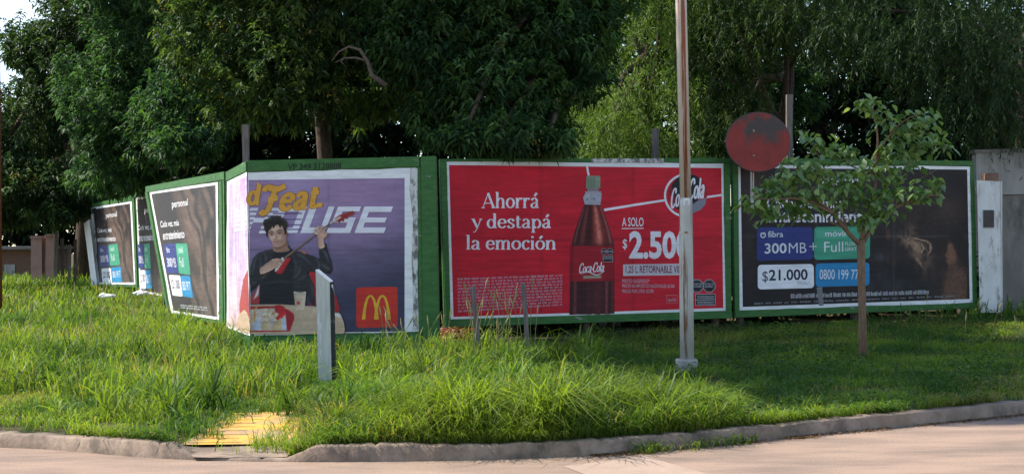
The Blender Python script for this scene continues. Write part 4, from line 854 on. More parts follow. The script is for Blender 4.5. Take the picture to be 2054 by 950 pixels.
A.done('burger_logo', ps)
A = Art(PL_MC, .0235); A.text('VP 349 5128888', [(578, 328.5), (686, 326), (686, 338), (578, 341)], (.012, .03, .012), .03)
A.done('stencilled_code', C_)
# the folded strip, its print painted paler to stand in for strong sun
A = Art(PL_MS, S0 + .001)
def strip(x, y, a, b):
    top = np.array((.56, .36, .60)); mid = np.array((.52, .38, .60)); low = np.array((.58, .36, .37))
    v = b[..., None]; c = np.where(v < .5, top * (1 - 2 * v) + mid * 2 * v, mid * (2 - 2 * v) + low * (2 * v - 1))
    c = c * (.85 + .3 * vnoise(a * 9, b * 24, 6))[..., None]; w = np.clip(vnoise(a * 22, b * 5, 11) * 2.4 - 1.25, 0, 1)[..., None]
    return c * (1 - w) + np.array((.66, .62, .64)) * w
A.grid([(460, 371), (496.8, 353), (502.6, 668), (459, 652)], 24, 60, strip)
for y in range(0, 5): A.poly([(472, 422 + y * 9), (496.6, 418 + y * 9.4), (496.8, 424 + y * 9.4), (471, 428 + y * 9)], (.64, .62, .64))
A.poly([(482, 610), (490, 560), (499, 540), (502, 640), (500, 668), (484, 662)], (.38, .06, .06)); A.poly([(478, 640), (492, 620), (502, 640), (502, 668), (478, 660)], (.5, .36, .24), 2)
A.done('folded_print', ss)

# ================================================================== POSTS AND SMALL THINGS
def rect_post(name, label, cat, pxa, pya, pxb, pyb, Y, w, d, mat, group=None, cap=None):
    """square timber from foot (pxb,pyb) to top (pxa,pya) at distance Y"""
    a = at(pxa, pya, Y); b = at(pxb, pyb, Y); b.z = min(b.z, zg(b.x, b.y) + .0) - .05
    t = thing(name, (b.x, b.y, b.z), label, cat, group); ax = (a - b)
    m = MB(); ex = Vector((w, 0, 0)); ey = Vector((0, d, 0)); n = 7; vs = []; fs = []
    r = random.Random(hash((pxa, pya)) % 1000)
    for i in range(n + 1):
        c = b + ax * (i / n); j = Vector((r.uniform(-.006, .006), 0, 0)); k = 1 + r.uniform(-.05, .05)
        for sx, sy in ((-.5, -.5), (.5, -.5), (.5, .5), (-.5, .5)): vs.append(c + j + ex * sx * k + ey * sy * k)
    for i in range(n):
        for q in range(4): fs.append((i * 4 + q, i * 4 + (q + 1) % 4, i * 4 + 4 + (q + 1) % 4, i * 4 + 4 + q))
    fs += [(3, 2, 1, 0), tuple(n * 4 + q for q in range(4))]
    m.add(vs, fs); m.build('shaft', mat, t); return t
# marker board post on the verge
base = gnd(655, 772); Yb = base.y
mp_ = thing('marker_post', base, 'stout wooden post with grey-white face and black peeling edge', 'post')
fl = at(635, 700, Yb + .02); fr = at(665.5, 700, Yb); n_ = Vector((fr.x - fl.x, fr.y - fl.y, 0)); nx_ = n_.normalized(); dp = Vector((.022, .1, 0))
dp = Vector((.035, .055, 0))
def col_pts(off):
    tl = at(633, 543, Yb + .02); tr = at(661, 566, Yb)
    bl = Vector((fl.x + .02, fl.y, base.z - .1)); br_ = Vector((fr.x - .005, fr.y, base.z - .1))
    return [p + off for p in (tl, tr, br_, bl)]
m = MB(); m.prism(col_pts(Vector((0, 0, 0))), Vector((.028, .012, .004))); m.build('face_board', M['postface'], mp_)
m = MB(); q = col_pts(Vector((0, 0, 0))); e = Vector((.036, .012, .004)); o1 = Vector((.004, -.002, 0))
m.add([q[1] + o1 * .6, q[1] + e, q[2] + e, q[2] + o1 * .6] + [p + Vector((.006, .07, 0)) for p in (q[1] + o1 * .6, q[1] + e, q[2] + e, q[2] + o1 * .6)], [(3, 2, 1, 0), (4, 5, 6, 7), (0, 1, 5, 4), (1, 2, 6, 5), (2, 3, 7, 6), (3, 0, 4, 7)]); m.build('edge_board', M['black'], mp_)
m = MB(); m.add([q[0] + Vector((0, 0, .003)), q[1] + Vector((0, -.002, .003)), q[1] + e + Vector((0, 0, .006)), q[0] + e + Vector((0, .02, .006))] + [p - Vector((0, 0, .0) ) + Vector((0, 0, .014)) for p in (q[0], q[1], q[1] + e, q[0] + e)], [(0, 1, 2, 3), (4, 5, 6, 7), (0, 1, 5, 4), (1, 2, 6, 5), (2, 3, 7, 6), (3, 0, 4, 7)]); m.build('top_strip', M['white'], mp_)
rect_post('wooden_stake', 'thin grey wooden stake leaning left in front of red poster', 'stake', 947, 574, 965, 722, 20.0, .062, .05, M['wood'], 'stakes by the red billboard')
rect_post('wooden_stake', 'straighter grey wooden stake under the painted bottle, notched near its top', 'stake', 1050, 567, 1059, 716, 20.1, .058, .05, M['wood'], 'stakes by the red billboard')
rect_post('wooden_post', 'weathered pole rising behind the corner of the purple billboard', 'post', 493, 250, 497, 600, 22.6, .095, .08, M['wood'])
rect_post('wooden_post', 'short leaning post top sticking up behind the leaning left billboard', 'post', 294, 337, 303, 560, 35.6, .15, .1, M['oldwood'])
rect_post('wooden_post', 'grey post rising behind the red billboard left of lamp post', 'post', 1314, 258, 1316, 600, 25.4, .11, .1, M['wood'])
rect_post('wooden_post', 'grey post rising behind the round brown and red sign', 'post', 1583, 190, 1586, 600, 26.0, .10, .1, M['wood'])
# round sign on the frame top
sg = thing('round_sign', at(1520, 320, 23.9), 'old round red sign with brown rust patches above the dark poster', 'sign')
def sgp(px, py, off): return Plane((at(1430, 300, 23.75).x, at(1430, 300, 23.75).y), (at(1600, 300, 24.15).x, at(1600, 300, 24.15).y)).P(px, py, off)
arcp = lambda a0, a1, n=14: [(1519 + 75 * math.cos(math.radians(a0 + (a1 - a0) * k / n)), 272 + 62 * math.sin(math.radians(a0 + (a1 - a0) * k / n))) for k in range(n + 1)]
clip = lambda pts: [(x, min(max(y, 230), 292)) for x, y in pts]
pn = Plane((at(1430, 300, 23.75).x, at(1430, 300, 23.75).y), (at(1600, 300, 24.15).x, at(1600, 300, 24.15).y)).n
disc = lambda r_, a0=0, a1=360, n=40: [(1521 + r_ * math.cos(math.radians(a0 + (a1 - a0) * k / n)), 285 + r_ * .92 * math.sin(math.radians(a0 + (a1 - a0) * k / n))) for k in range(n)]
m = MB(); m.prism([sgp(*p, 0) for p in disc(64)], -pn * .03); m.build('disc', M['oldsign'], sg)
m = MB(); ring = disc(64, n=48); m.tube([sgp(*p, -.012) for p in ring + ring[:1]], [.014] * 49, 6, cap=False); m.build('rim', M['signbrown'], sg)
m = MB()
for bx, by in ((1512, 262), (1512, 312)): m.tube([sgp(bx, by, .006), sgp(bx, by, -.001)], [.018, .018], 8)
m.build('bolt', M['steel'], sg)
m = MB(); m.tube([sgp(1512, 240, -.06), sgp(1512, 420, -.06)], [.03, .03], 8); m.build('pole', M['steel'], sg)

# lamp post
lp = gnd(1378, 742); Yl = lp.y
L_ = thing('lamp_post', lp, 'tall grey steel lamp post streaked with rust on concrete footing', 'lamp post')
a0 = at(1378, 722, Yl); a1 = at(1375.5, 404, Yl); a2 = at(1366, 0, Yl); d_ = (a2 - a1).normalized(); top = a2 + d_ * 3.2
px2m = Yl / F
m = MB(); m.tube([a0 - Vector((0, 0, .1)), a0.lerp(a1, .4), a1 - d_ * .05, a1, a1 + d_ * .04], [14.2 * px2m, 13.9 * px2m, 13.4 * px2m, 13.4 * px2m, 11.5 * px2m], 24); m.build('lower_pole', M['steel'], L_, smooth=True)
m = MB(); m.tube([a1 + d_ * .03, a2, top], [11.4 * px2m, 11.2 * px2m, 10 * px2m], 24); m.build('upper_pole', M['steelup'], L_, smooth=True)
m = MB(); m.tube([top, top + Vector((.3, -.35, .35)), top + Vector((.9, -1.0, .5))], [.04, .035, .03], 10); m.build('arm', M['steelup'], L_)
m = MB(); c0 = top + Vector((1.15, -1.28, .5)); m.box(c0, Vector((.36, -.4, 0)), Vector((.16, .15, 0)), Vector((0, 0, .11))); m.box(c0 + Vector((0, 0, .08)), Vector((.26, -.29, 0)), Vector((.11, .1, 0)), Vector((0, 0, .05))); m.build('lamp_head', M['meter'], L_)
m = MB(); b0 = at(1377, 731, Yl); w = 42 * px2m; zt = b0.z + 12 * px2m; zb = lp.z - .25
tp = [Vector((b0.x + sx * w * .5, Yl + sy * w * .5, zt)) for sx, sy in ((-1, -1), (1, -1), (1, 1), (-1, 1))]; bt = [Vector((b0.x + sx * w * .46, Yl + sy * w * .46, zb)) for sx, sy in ((-1, -1), (1, -1), (1, 1), (-1, 1))]
m.add(tp + bt, [(0, 1, 2, 3), (7, 6, 5, 4), (0, 4, 5, 1), (1, 5, 6, 2), (2, 6, 7, 3), (3, 7, 4, 0)]); ft = m.build('footing', M['footing'], L_)
bv = ft.modifiers.new('bevel', 'BEVEL'); bv.width = .02; bv.segments = 2
m = MB(); st = [at(1371.5, 397, Yl - .075), at(1383, 397, Yl - .073), at(1383, 411, Yl - .073), at(1371.5, 411, Yl - .075)]; m.prism(st, Vector((0, .01, 0))); m.build('sticker', M['white'], L_)
m = MB(); m.tube([at(1376, 466, Yl) - Vector((0, 0, .01)), at(1376, 466, Yl) + Vector((0, 0, .01))], [14.4 * px2m] * 2, 24); m.build('clamp_band', M['steelup'], L_)
# rusty utility pole at the left frame edge
p0 = gnd(-4, 640); Yr = p0.y
rp_ = thing('utility_pole', at(-5, 640, Yr), 'rust-red pole at the very left edge of the view', 'pole')
m = MB(); bb = at(-4, 650, Yr); m.tube([bb - Vector((0, 0, .2)), at(-6, 232, Yr), at(-11, -160, Yr)], [.085, .075, .07], 14); m.build('shaft', M['rust'], rp_, smooth=True)
m = MB(); m.tube([at(-4.5, 560, Yr) , at(-4.5, 556, Yr)], [.089, .089], 14); m.build('band', M['meter'], rp_)

# gate pillar and wall on the right
Yp = 25.9; pl0 = at(1985, 606, Yp)
G_ = thing('gate_pillar', (pl0.x, Yp, zg(pl0.x, Yp)), 'whitewashed concrete gate pillar with grey meter box beside the dark poster', 'pillar')
q = [at(1961, 363, Yp), at(2007, 363, Yp), at(2008, 625, Yp), at(1967, 625, Yp)]
m = MB(); m.prism(q, Vector((.14, .4, 0))); o = m.build('shaft', M['lime'], G_)
bv = o.modifiers.new('bevel', 'BEVEL'); bv.width = .012; bv.segments = 2
m = MB(); q = [at(1973, 421, Yp - .02), at(1994, 421, Yp - .02), at(1994, 456, Yp - .02), at(1973, 456, Yp - .02)]; m.prism(q, Vector((0, .04, 0))); mo = m.build('meter_box', M['meter'], G_)
m = MB(); q = [at(1975.5, 424, Yp - .026), at(1991.5, 424, Yp - .026), at(1991.5, 453, Yp - .026), at(1975.5, 453, Yp - .026)]; m.prism(q, Vector((0, .004, 0))); m.build('cover', M['signbrown'], mo)
m = MB(); q = [at(1977, 347, Yp + .06), at(2003, 347, Yp + .06), at(2003, 364, Yp + .06), at(1977, 364, Yp + .06)]; m.prism(q, Vector((0, .25, 0))); m.build('brick_stub', M['brick'], G_)
Yw = 27.2; w0 = at(1960, 600, Yw)
wl = thing('boundary_wall', (w0.x + 1, Yw, zg(w0.x + 1, Yw)), 'stained grey rendered wall behind the gate pillar', 'wall')
q = [at(1950, 392, Yw), at(2030, 391, Yw), at(2400, 384, Yw), at(2400, 660, Yw), at(1950, 660, Yw)]; m = MB(); m.prism(q, Vector((0, .2, 0))); m.build('lower_wall', M['wallgrey'], wl)
q = [at(1958, 306, Yw - .03), at(2400, 296, Yw - .03), at(2400, 384, Yw - .03), at(1958, 391, Yw - .03)]; m = MB(); m.prism(q, Vector((0, .26, 0))); m.build('upper_wall', M['wallpale'], wl)
q = [at(1955, 300, Yw - .06), at(2400, 290, Yw - .06), at(2400, 297, Yw - .06), at(1955, 307, Yw - .06)]; m = MB(); m.prism(q, Vector((0, .32, 0))); m.build('coping', M['wallgrey'], wl)
# threshold step under the pillar
q = gnd(2030, 604)
st = thing('concrete_step', q, 'low dark concrete threshold step at the foot of gate pillar', 'step')
m = MB(); m.box(Vector((q.x + .3, 26.6, zg(q.x, 26.6) + .06)), Vector((1.6, 0, 0)), Vector((0, .5, 0)), Vector((0, 0, .16))); m.build('slab', M['wallgrey'], st)

# far left: low brick house, pink gate piers, fence posts
Yh = 47
hb = at(-60, 560, Yh); H_ = thing('low_building', (hb.x, hb.y, zg(hb.x, hb.y)), 'low brown building far left behind the grass', 'building')
m = MB(); q = [at(-260, 500, Yh), at(62, 500, Yh), at(62, 600, Yh), at(-260, 600, Yh)]; m.prism(q, Vector((0, 4, 0))); m.build('wall', M['brick'], H_)
m = MB(); q = [at(8, 530, Yh - .03), at(30, 530, Yh - .03), at(30, 556, Yh - .03), at(8, 556, Yh - .03)]; m.prism(q, Vector((0, .02, 0))); m.build('grey_hatch', M['wallpale'], H_)
m = MB(); q = [at(-270, 494, Yh - .3), at(66, 494, Yh - .3), at(66, 500, Yh - .3), at(-270, 500, Yh - .3)]; m.prism(q, Vector((0, 4.6, 0))); m.build('roof', M['wallgrey'], H_)
for k, (xa, xb, yt, lab) in enumerate([(62, 84, 478, 'wider pink rendered gate pier far left, nearest the low building'), (92, 107, 474, 'narrow pink rendered gate pier far left, nearest the fence stakes')]):
    b = at((xa + xb) / 2, 560, 44); t = thing('gate_pier', (b.x, b.y, zg(b.x, b.y)), lab, 'pier', 'pink gate piers')
    m = MB(); m.prism([at(xa, yt, 44), at(xb, yt, 44), at(xb, 580, 44), at(xa, 580, 44)], Vector((0, .35, 0))); m.build('shaft', M['pink'], t)
    m = MB(); m.prism([at(xa - 2, yt - 5, 43.95), at(xb + 2, yt - 5, 43.95), at(xb + 2, yt - .5, 43.95), at(xa - 2, yt - .5, 43.95)], Vector((0, .45, 0))); m.build('cap', M['pink'], t)
for k, (x, yt, ln_, lab) in enumerate([(111, 462, 3, 'tallest pale fence stake beside the pink gate piers'), (126, 478, -2, 'brown fence stake, middle one of the far left row'), (138, 490, 2, 'short leaning fence stake in the far left row'), (150, 480, 1, 'dark fence stake nearest the far white board')]):
    rect_post('fence_stake', lab, 'stake', x + ln_, yt, x, 575, 42, .07 + .02 * (k == 0), .07, M['oldwood'] if k in (1, 3) else M['wood'], 'fence stakes far left')
for nm, (px, py, Y), sz, lab in [('plastic_bag', (214, 618, 0), .26, 'crumpled white plastic bag in the grass below left billboards'), ('paper_scrap', (283, 612, 0), .22, 'flat white scrap lying right of the crumpled bag'), ('paper_scrap', (1942, 836, 0), .10, 'white litter on the road beside right kerb'), ('paper_scrap', (1430, 880, 0), .07, 'small pale litter scrap in the gutter near lamp post'), ('paper_scrap', (1195, 908, 0), .08, 'pale litter scrap on the road below tall grass clump')]:
    p = gnd(px, py) if nm == 'plastic_bag' or px < 400 else CAM + ray(px, py) * ((.0 - CAM.z) / ray(px, py).z)
    if px < 400: p.z += .22
    rr = random.Random(px); me = bpy.data.meshes.new(nm); import bmesh
    bm = bmesh.new(); bmesh.ops.create_icosphere(bm, subdivisions=2, radius=1)
    for v in bm.verts: v.co = Vector((v.co.x * sz * rr.uniform(.6, 1.1), v.co.y * sz * .6 * rr.uniform(.6, 1.1), max(v.co.z, -.2) * sz * .38 * rr.uniform(.3, 1.2)))
    bm.to_mesh(me); bm.free(); me.materials.append(M['plastic']); o = bpy.data.objects.new(nm, me); COL.objects.link(o); o.location = p + Vector((0, 0, .02)); tag(o, lab, 'litter')

# ================================================================== VEGETATION
def unit(a): return a / (np.linalg.norm(a, axis=-1, keepdims=True) + 1e-9)
def leaves(base, d, L, W, col, droop=.2, fold=.25, seg=1):
    """folded kite leaves (6 vertices, 4 triangles)"""
    n = len(base); up = np.tile([0, 0, 1.0], (n, 1)) + .5 * RNG.normal(size=(n, 3))
    side = unit(np.cross(d, up)); nor = np.cross(side, d)
    L = np.asarray(L)[:, None]; W = np.asarray(W)[:, None]
    dz = np.array([0, 0, -1.0])
    mid = base + d * L * .5 + dz * L * droop * .2; tip = base + d * L + dz * L * droop
    l = base + d * L * .42 + side * W * .5 + nor * W * fold; r = base + d * L * .42 - side * W * .5 + nor * W * fold
    V = np.stack([base, l, mid, r, tip], 1).reshape(-1, 3)
    k = np.arange(n)[:, None] * 5
    T = np.concatenate([k + [0, 2, 1], k + [0, 3, 2], k + [1, 2, 4], k + [2, 3, 4]], 0)
    return V, T, np.repeat(col, 5, 0)
def ovate(base, d, L, W, col, droop=.3, cup=.2):
    n = len(base); up = np.tile([0, 0, 1.0], (n, 1)) + .35 * RNG.normal(size=(n, 3)); side = unit(np.cross(d, up)); nor = np.cross(side, d)
    L = np.asarray(L)[:, None]; W = np.asarray(W)[:, None]; dz = np.array([0, 0, -1.0]); V = []
    for t, w in ((.08, .16), (.3, .46), (.58, .42), (.82, .2)):
        c = base + d * L * t + dz * L * droop * t * t
        V += [c + side * W * w + nor * W * cup * w, c, c - side * W * w + nor * W * cup * w]
    V.append(base + d * L + dz * L * droop); V = np.stack(V, 1).reshape(-1, 3); k = np.arange(n)[:, None] * 13; T = []
    for i in range(3):
        a = i * 3
        for q in ((a, a + 1, a + 4), (a, a + 4, a + 3), (a + 1, a + 2, a + 5), (a + 1, a + 5, a + 4)): T.append(k + np.array(q))
    T += [k + np.array((9, 10, 12)), k + np.array((10, 11, 12))]
    return V, np.concatenate(T, 0), np.repeat(col, 13, 0)
def cat_mesh(parts):
    V = []; T = []; C = []; k = 0
    for v, t, c in parts: V.append(v); T.append(t + k); C.append(c); k += len(v)
    return np.concatenate(V), np.concatenate(T), np.concatenate(C)
def lobe_points(lobes, n, inner=.55):
    lb = np.array(lobes, float); vol = (lb[:, 3] * lb[:, 4] * lb[:, 5]) ** .67; k = RNG.choice(len(lb), n, p=vol / vol.sum())
    d = unit(RNG.normal(size=(n, 3))); r = inner + (1 - inner) * RNG.random(n) ** .6
    r = r * (.82 + .36 * vnoise(d[:, 0] * 3 + k * 7, d[:, 2] * 3 + d[:, 1] * 2, 2))
    return lb[k, :3] + d * lb[k, 3:] * r[:, None], d, k
def rosettes(p, d, per, L, W, c1, c2, droop=.5, spread=1.0, var=None):
    """whorls of drooping leaves on shoot ends"""
    n = len(p); P_ = np.repeat(p, per, 0); ax = unit(np.repeat(d, per, 0) * .5 + np.array([0, 0, .35]))
    a = RNG.random(n * per) * 2 * np.pi; el = RNG.uniform(-.9, .6, n * per)
    dr = np.stack([np.cos(a) * np.cos(el), np.sin(a) * np.cos(el), np.sin(el)], -1); dr = unit(dr * spread + ax * .55)
    t = RNG.random(n * per)[:, None]; P_ = P_ - ax * t * L * 1.6 + RNG.normal(size=(n * per, 3)) * L * .15
    mix = np.clip(np.repeat(RNG.random(n) ** 1.8 * 1.25 if var is None else var, per) + RNG.normal(size=n * per) * .15, 0, 1)[:, None]
    col = np.array(c1) * (1 - mix) + np.array(c2) * mix
    return leaves(P_, dr, L * RNG.uniform(.7, 1.2, n * per), W * RNG.uniform(.8, 1.2, n * per), col, droop)
def limbs(mb, base, top, r0, targets, n=10):
    base = Vector(base); top = Vector(top)
    pts = [base.lerp(top, i / 6) + Vector((random.uniform(-.06, .06), random.uniform(-.06, .06), 0)) * (1 if 0 < i else 0) for i in range(7)]
    mb.tube(pts, [r0 * (1.25 if i == 0 else 1 - .07 * i) for i in range(7)], n)
    for t in targets:
        s = base.lerp(top, random.uniform(.45, 1)); t = Vector(t); mid = s.lerp(t, .5) + Vector((random.uniform(-.2, .2), random.uniform(-.2, .2), .25))
        q = [s, s.lerp(mid, .5), mid, mid.lerp(t, .5), t]; mb.tube(q, [r0 * k for k in (.5, .42, .32, .22, .08)], 6)
def big_tree(name, label, base, top, r0, lobes, n, per, L, W, c1, c2, group='trees behind the billboards', inner=.5, blossom=0, droop=.5):
    z = zg(base[0], base[1]); root = thing(name, (base[0], base[1], z), label, 'tree', group)
    m = MB(); limbs(m, (base[0], base[1], z - .1), top, r0, [l[:3] for l in lobes]); m.build('trunk', M['bark'], root, smooth=True)
    p, d, k = lobe_points(lobes, n, inner); V, T, C = rosettes(p, d, per, L, W, c1, c2, droop)
    np_mesh('crown', V, T, C, M['leaf'], root)
    if blossom:
        p, d, k = lobe_points(lobes, blossom, .88); b = np.repeat(p, 26, 0) + RNG.normal(size=(blossom * 26, 3)) * .085
        dr = unit(RNG.normal(size=b.shape) + [0, 0, .3]); col = np.array((.20, .155, .035)) * RNG.uniform(.6, 1.3, (len(b), 1))
        np_mesh('blossom', *leaves(b, dr, np.full(len(b), .055), np.full(len(b), .03), col), M['leaf'], root)
    return root
DK1, DK2 = (.018, .042, .014), (.040, .085, .026)
def lob(px, py, Y, rx, ry, rz): p = at(px, py, Y); return (p.x, p.y, p.z, rx, ry, rz)
# central trees
T1 = [lob(430, 60, 25.5, 1.1, 1.3, 1.0), lob(560, 150, 25, 1.25, 1.3, 1.0), lob(480, 190, 25.5, .75, .9, .65), lob(640, 20, 25.5, 1.4, 1.5, 1.3), lob(620, -140, 26, 1.9, 1.8, 1.4), lob(420, -120, 26, 1.5, 1.6, 1.2), lob(720, 150, 26.5, 1.2, 1.3, 1.0)]
big_tree('broadleaf_tree', 'dark broadleaf tree over the purple billboard with ochre blossom', (-3.2, 27.2), (-3.2, 27, 6.0), .17, T1, 3500, 13, .135, .046, (.015, .040, .015), (.105, .160, .038), blossom=80)
T2 = [lob(880, 60, 24.5, 1.2, 1.4, 1.1), lob(1000, 190, 24, 1.1, 1.3, .95), lob(1110, 90, 24.5, 1.1, 1.2, 1.1), lob(1180, 60, 25, .55, .9, .9), lob(890, 230, 24.3, .75, 1.0, .55), lob(1000, 268, 22.7, .85, .7, .36), lob(930, 272, 22.6, .45, .5, .22), lob(1100, 278, 22.8, .42, .5, .24), lob(960, -90, 25, 1.9, 1.9, 1.2), lob(1100, 270, 24.5, .5, .7, .45), lob(1210, -50, 25, .8, 1.1, .8), lob(800, 60, 25, .9, 1.0, .9)]
big_tree('broadleaf_tree', 'dark drooping-leaved tree hanging over the red billboard', (.75, 25.4), (.6, 25.2, 6.2), .19, T2, 3900, 13, .15, .050, (.014, .040, .016), (.082, .155, .046), blossom=16)
# dead curved branch of the central tree
db = thing('dead_branch', at(760, 160, 23.6), 'bare curved dead branch sticking out of the dark foliage', 'branch')
m = MB(); m.tube([at(x, y, 23.5) for x, y in [(775, 172), (745, 150), (738, 125), (722, 100), (700, 94), (680, 104), (666, 122)]], [.042, .036, .03, .025, .019, .013, .006], 7); m.build('limb', M['deadwood'], db, smooth=True)
m = MB(); m.tube([at(x, y, 23.5) for x, y in [(736, 122), (712, 116), (690, 117), (672, 126)]], [.022, .018, .013, .006], 6); m.tube([at(x, y, 23.5) for x, y in [(690, 117), (684, 124), (694, 134)]], [.012, .009, .004], 5); m.build('twig', M['deadwood'], db, smooth=True)
# left trees
T3 = [lob(250, 285, 34, 1.3, 1.3, 1.2), lob(230, 200, 34, 1.5, 1.4, 1.3), lob(330, 255, 33, 1.0, 1.2, .9), lob(205, 355, 35, .85, .9, .5), lob(300, 90, 34, 1.6, 1.5, 1.3), lob(380, 210, 32, 1.1, 1.2, 1.2), lob(365, 285, 31, .8, .9, .5), lob(280, -80, 34, 2.0, 1.8, 1.5)]
big_tree('broadleaf_tree', 'mid-green tree hanging over the far left billboards', (-7.0, 39.5), (-7.2, 38.5, 6.5), .2, T3, 4000, 12, .155, .05, (.014, .044, .020), (.075, .150, .048))
T4 = [lob(50, 235, 41, 1.5, 1.6, 1.3), lob(60, 90, 41, .9, 1.0, .9), lob(160, 130, 41, 1.7, 1.7, 1.7), lob(40, 370, 40, 1.3, 1.3, .9), lob(130, 370, 40, 1.2, 1.3, .9), lob(215, 20, 41, 1.9, 1.9, 1.7), lob(190, -120, 42, 1.7, 1.9, 1.5), lob(-50, 380, 40, 1.3, 1.5, 1.3), lob(120, 425, 39.5, .8, .9, .45), lob(30, 425, 41, .9, .9, .45)]
big_tree('olive_tree', 'tall olive-toned tree at far left against the sky', (-11.75, 43.4), (-11.9, 43.2, 7.5), .26, T4, 3800, 12, .20, .06, (.018, .040, .015), (.062, .105, .036), blossom=26)
# backdrop trees that close the gaps
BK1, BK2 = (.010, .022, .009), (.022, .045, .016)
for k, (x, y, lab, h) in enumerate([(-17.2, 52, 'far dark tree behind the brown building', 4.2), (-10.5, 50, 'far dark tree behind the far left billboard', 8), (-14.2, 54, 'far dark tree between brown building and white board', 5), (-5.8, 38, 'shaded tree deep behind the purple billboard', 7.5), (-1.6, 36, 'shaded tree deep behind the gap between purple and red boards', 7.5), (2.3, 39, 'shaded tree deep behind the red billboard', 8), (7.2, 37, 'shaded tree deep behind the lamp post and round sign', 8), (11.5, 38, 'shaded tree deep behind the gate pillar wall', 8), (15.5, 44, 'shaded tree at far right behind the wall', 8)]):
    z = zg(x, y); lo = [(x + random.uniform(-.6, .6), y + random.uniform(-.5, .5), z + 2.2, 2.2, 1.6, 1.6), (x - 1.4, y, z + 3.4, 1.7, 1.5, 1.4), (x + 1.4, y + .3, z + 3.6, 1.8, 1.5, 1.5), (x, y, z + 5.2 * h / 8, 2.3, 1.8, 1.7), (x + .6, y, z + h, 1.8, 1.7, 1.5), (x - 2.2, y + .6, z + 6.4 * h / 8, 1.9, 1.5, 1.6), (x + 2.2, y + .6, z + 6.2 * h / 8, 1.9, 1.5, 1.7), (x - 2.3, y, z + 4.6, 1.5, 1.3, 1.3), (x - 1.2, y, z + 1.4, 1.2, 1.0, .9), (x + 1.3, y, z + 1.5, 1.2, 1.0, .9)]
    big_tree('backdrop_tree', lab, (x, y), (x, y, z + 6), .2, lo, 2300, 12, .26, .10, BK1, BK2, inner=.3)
for k, (x, lab) in enumerate([(-2.3, 'added dark shrub behind the purple billboard'), (-.2, 'added dark shrub behind the left half of the red billboard'), (1.5, 'added dark shrub behind the painted bottle'), (3.4, 'added dark shrub behind the seam of red and dark billboards'), (5.2, 'added dark shrub behind the phone number poster'), (7.0, 'added dark shrub behind the right end of the dark poster')]):  # shrubs added to darken the sunlit gaps under and between the boards
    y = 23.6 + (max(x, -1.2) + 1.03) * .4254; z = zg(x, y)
    big_tree('shrub', lab, (x, y), (x, y, z + .8), .05, [(x - .5, y, z + .55, .75, .5, .6), (x + .5, y + .1, z + .6, .75, .5, .65), (x, y, z + 1.3, .8, .5, .6)], 330, 10, .2, .07, BK1, BK2, group='shrubs added behind the boards', inner=.2)
# willow with fine hanging sprays
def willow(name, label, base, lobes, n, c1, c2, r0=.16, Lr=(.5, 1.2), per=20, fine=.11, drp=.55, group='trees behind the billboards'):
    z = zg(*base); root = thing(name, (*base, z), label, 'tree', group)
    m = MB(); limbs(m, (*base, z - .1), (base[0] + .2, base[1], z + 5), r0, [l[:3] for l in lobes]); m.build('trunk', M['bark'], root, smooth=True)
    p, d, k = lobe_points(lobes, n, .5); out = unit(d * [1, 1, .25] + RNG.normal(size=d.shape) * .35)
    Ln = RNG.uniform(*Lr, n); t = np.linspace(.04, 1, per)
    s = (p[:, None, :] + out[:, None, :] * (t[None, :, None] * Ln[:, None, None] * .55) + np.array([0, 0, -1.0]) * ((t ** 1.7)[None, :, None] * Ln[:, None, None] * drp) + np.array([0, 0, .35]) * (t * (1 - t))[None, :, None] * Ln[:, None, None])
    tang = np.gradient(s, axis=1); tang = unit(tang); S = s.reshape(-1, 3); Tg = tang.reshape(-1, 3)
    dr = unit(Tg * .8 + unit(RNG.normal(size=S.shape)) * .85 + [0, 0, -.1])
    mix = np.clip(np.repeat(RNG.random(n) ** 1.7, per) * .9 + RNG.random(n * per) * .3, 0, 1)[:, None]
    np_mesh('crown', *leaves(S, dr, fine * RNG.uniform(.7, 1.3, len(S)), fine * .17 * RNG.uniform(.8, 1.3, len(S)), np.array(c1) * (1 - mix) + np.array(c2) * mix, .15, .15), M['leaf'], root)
    return root
W1 = [lob(1230, 250, 29, .8, 1.0, .8), lob(1290, 90, 30, .8, 1.0, 1.3), lob(1200, 280, 28.5, .7, .8, .5), lob(1300, 230, 29, .9, 1.0, .9), lob(1330, -40, 30, 1.1, 1.2, 1.0)]
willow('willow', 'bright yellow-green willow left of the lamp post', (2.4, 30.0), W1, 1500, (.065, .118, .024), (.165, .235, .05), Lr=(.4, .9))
W2 = [lob(1480, 50, 29, 1.1, 1.2, .8), lob(1600, 10, 28.5, 1.2, 1.2, .75), lob(1445, 150, 29.5, .8, .9, .6), lob(1560, -110, 29, 1.8, 1.8, 1.1), lob(1650, 60, 28.5, .9, 1.0, .6), lob(1420, -60, 30, 1.2, 1.3, 1.0), lob(1450, 240, 29, .6, .7, .35), lob(1500, 200, 29, .4, .5, .3)]
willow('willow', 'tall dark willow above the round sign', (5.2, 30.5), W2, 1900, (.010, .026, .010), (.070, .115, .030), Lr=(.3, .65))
T5 = [lob(1430, 130, 32, 1.1, 1.1, 1.2), lob(1500, 20, 32, 1.3, 1.2, 1.1), lob(1460, 250, 32, .9, .9, .8), lob(1560, 200, 33, 1.0, 1.0, .9), lob(1400, 0, 32, 1.0, 1.1, 1.0)]
big_tree('broadleaf_tree', 'mid-green broadleaf tree among the willows behind the lamp post', (4.9, 33.0), (4.8, 33, 6), .15, T5, 1700, 12, .16, .06, (.013, .034, .012), (.058, .115, .034))
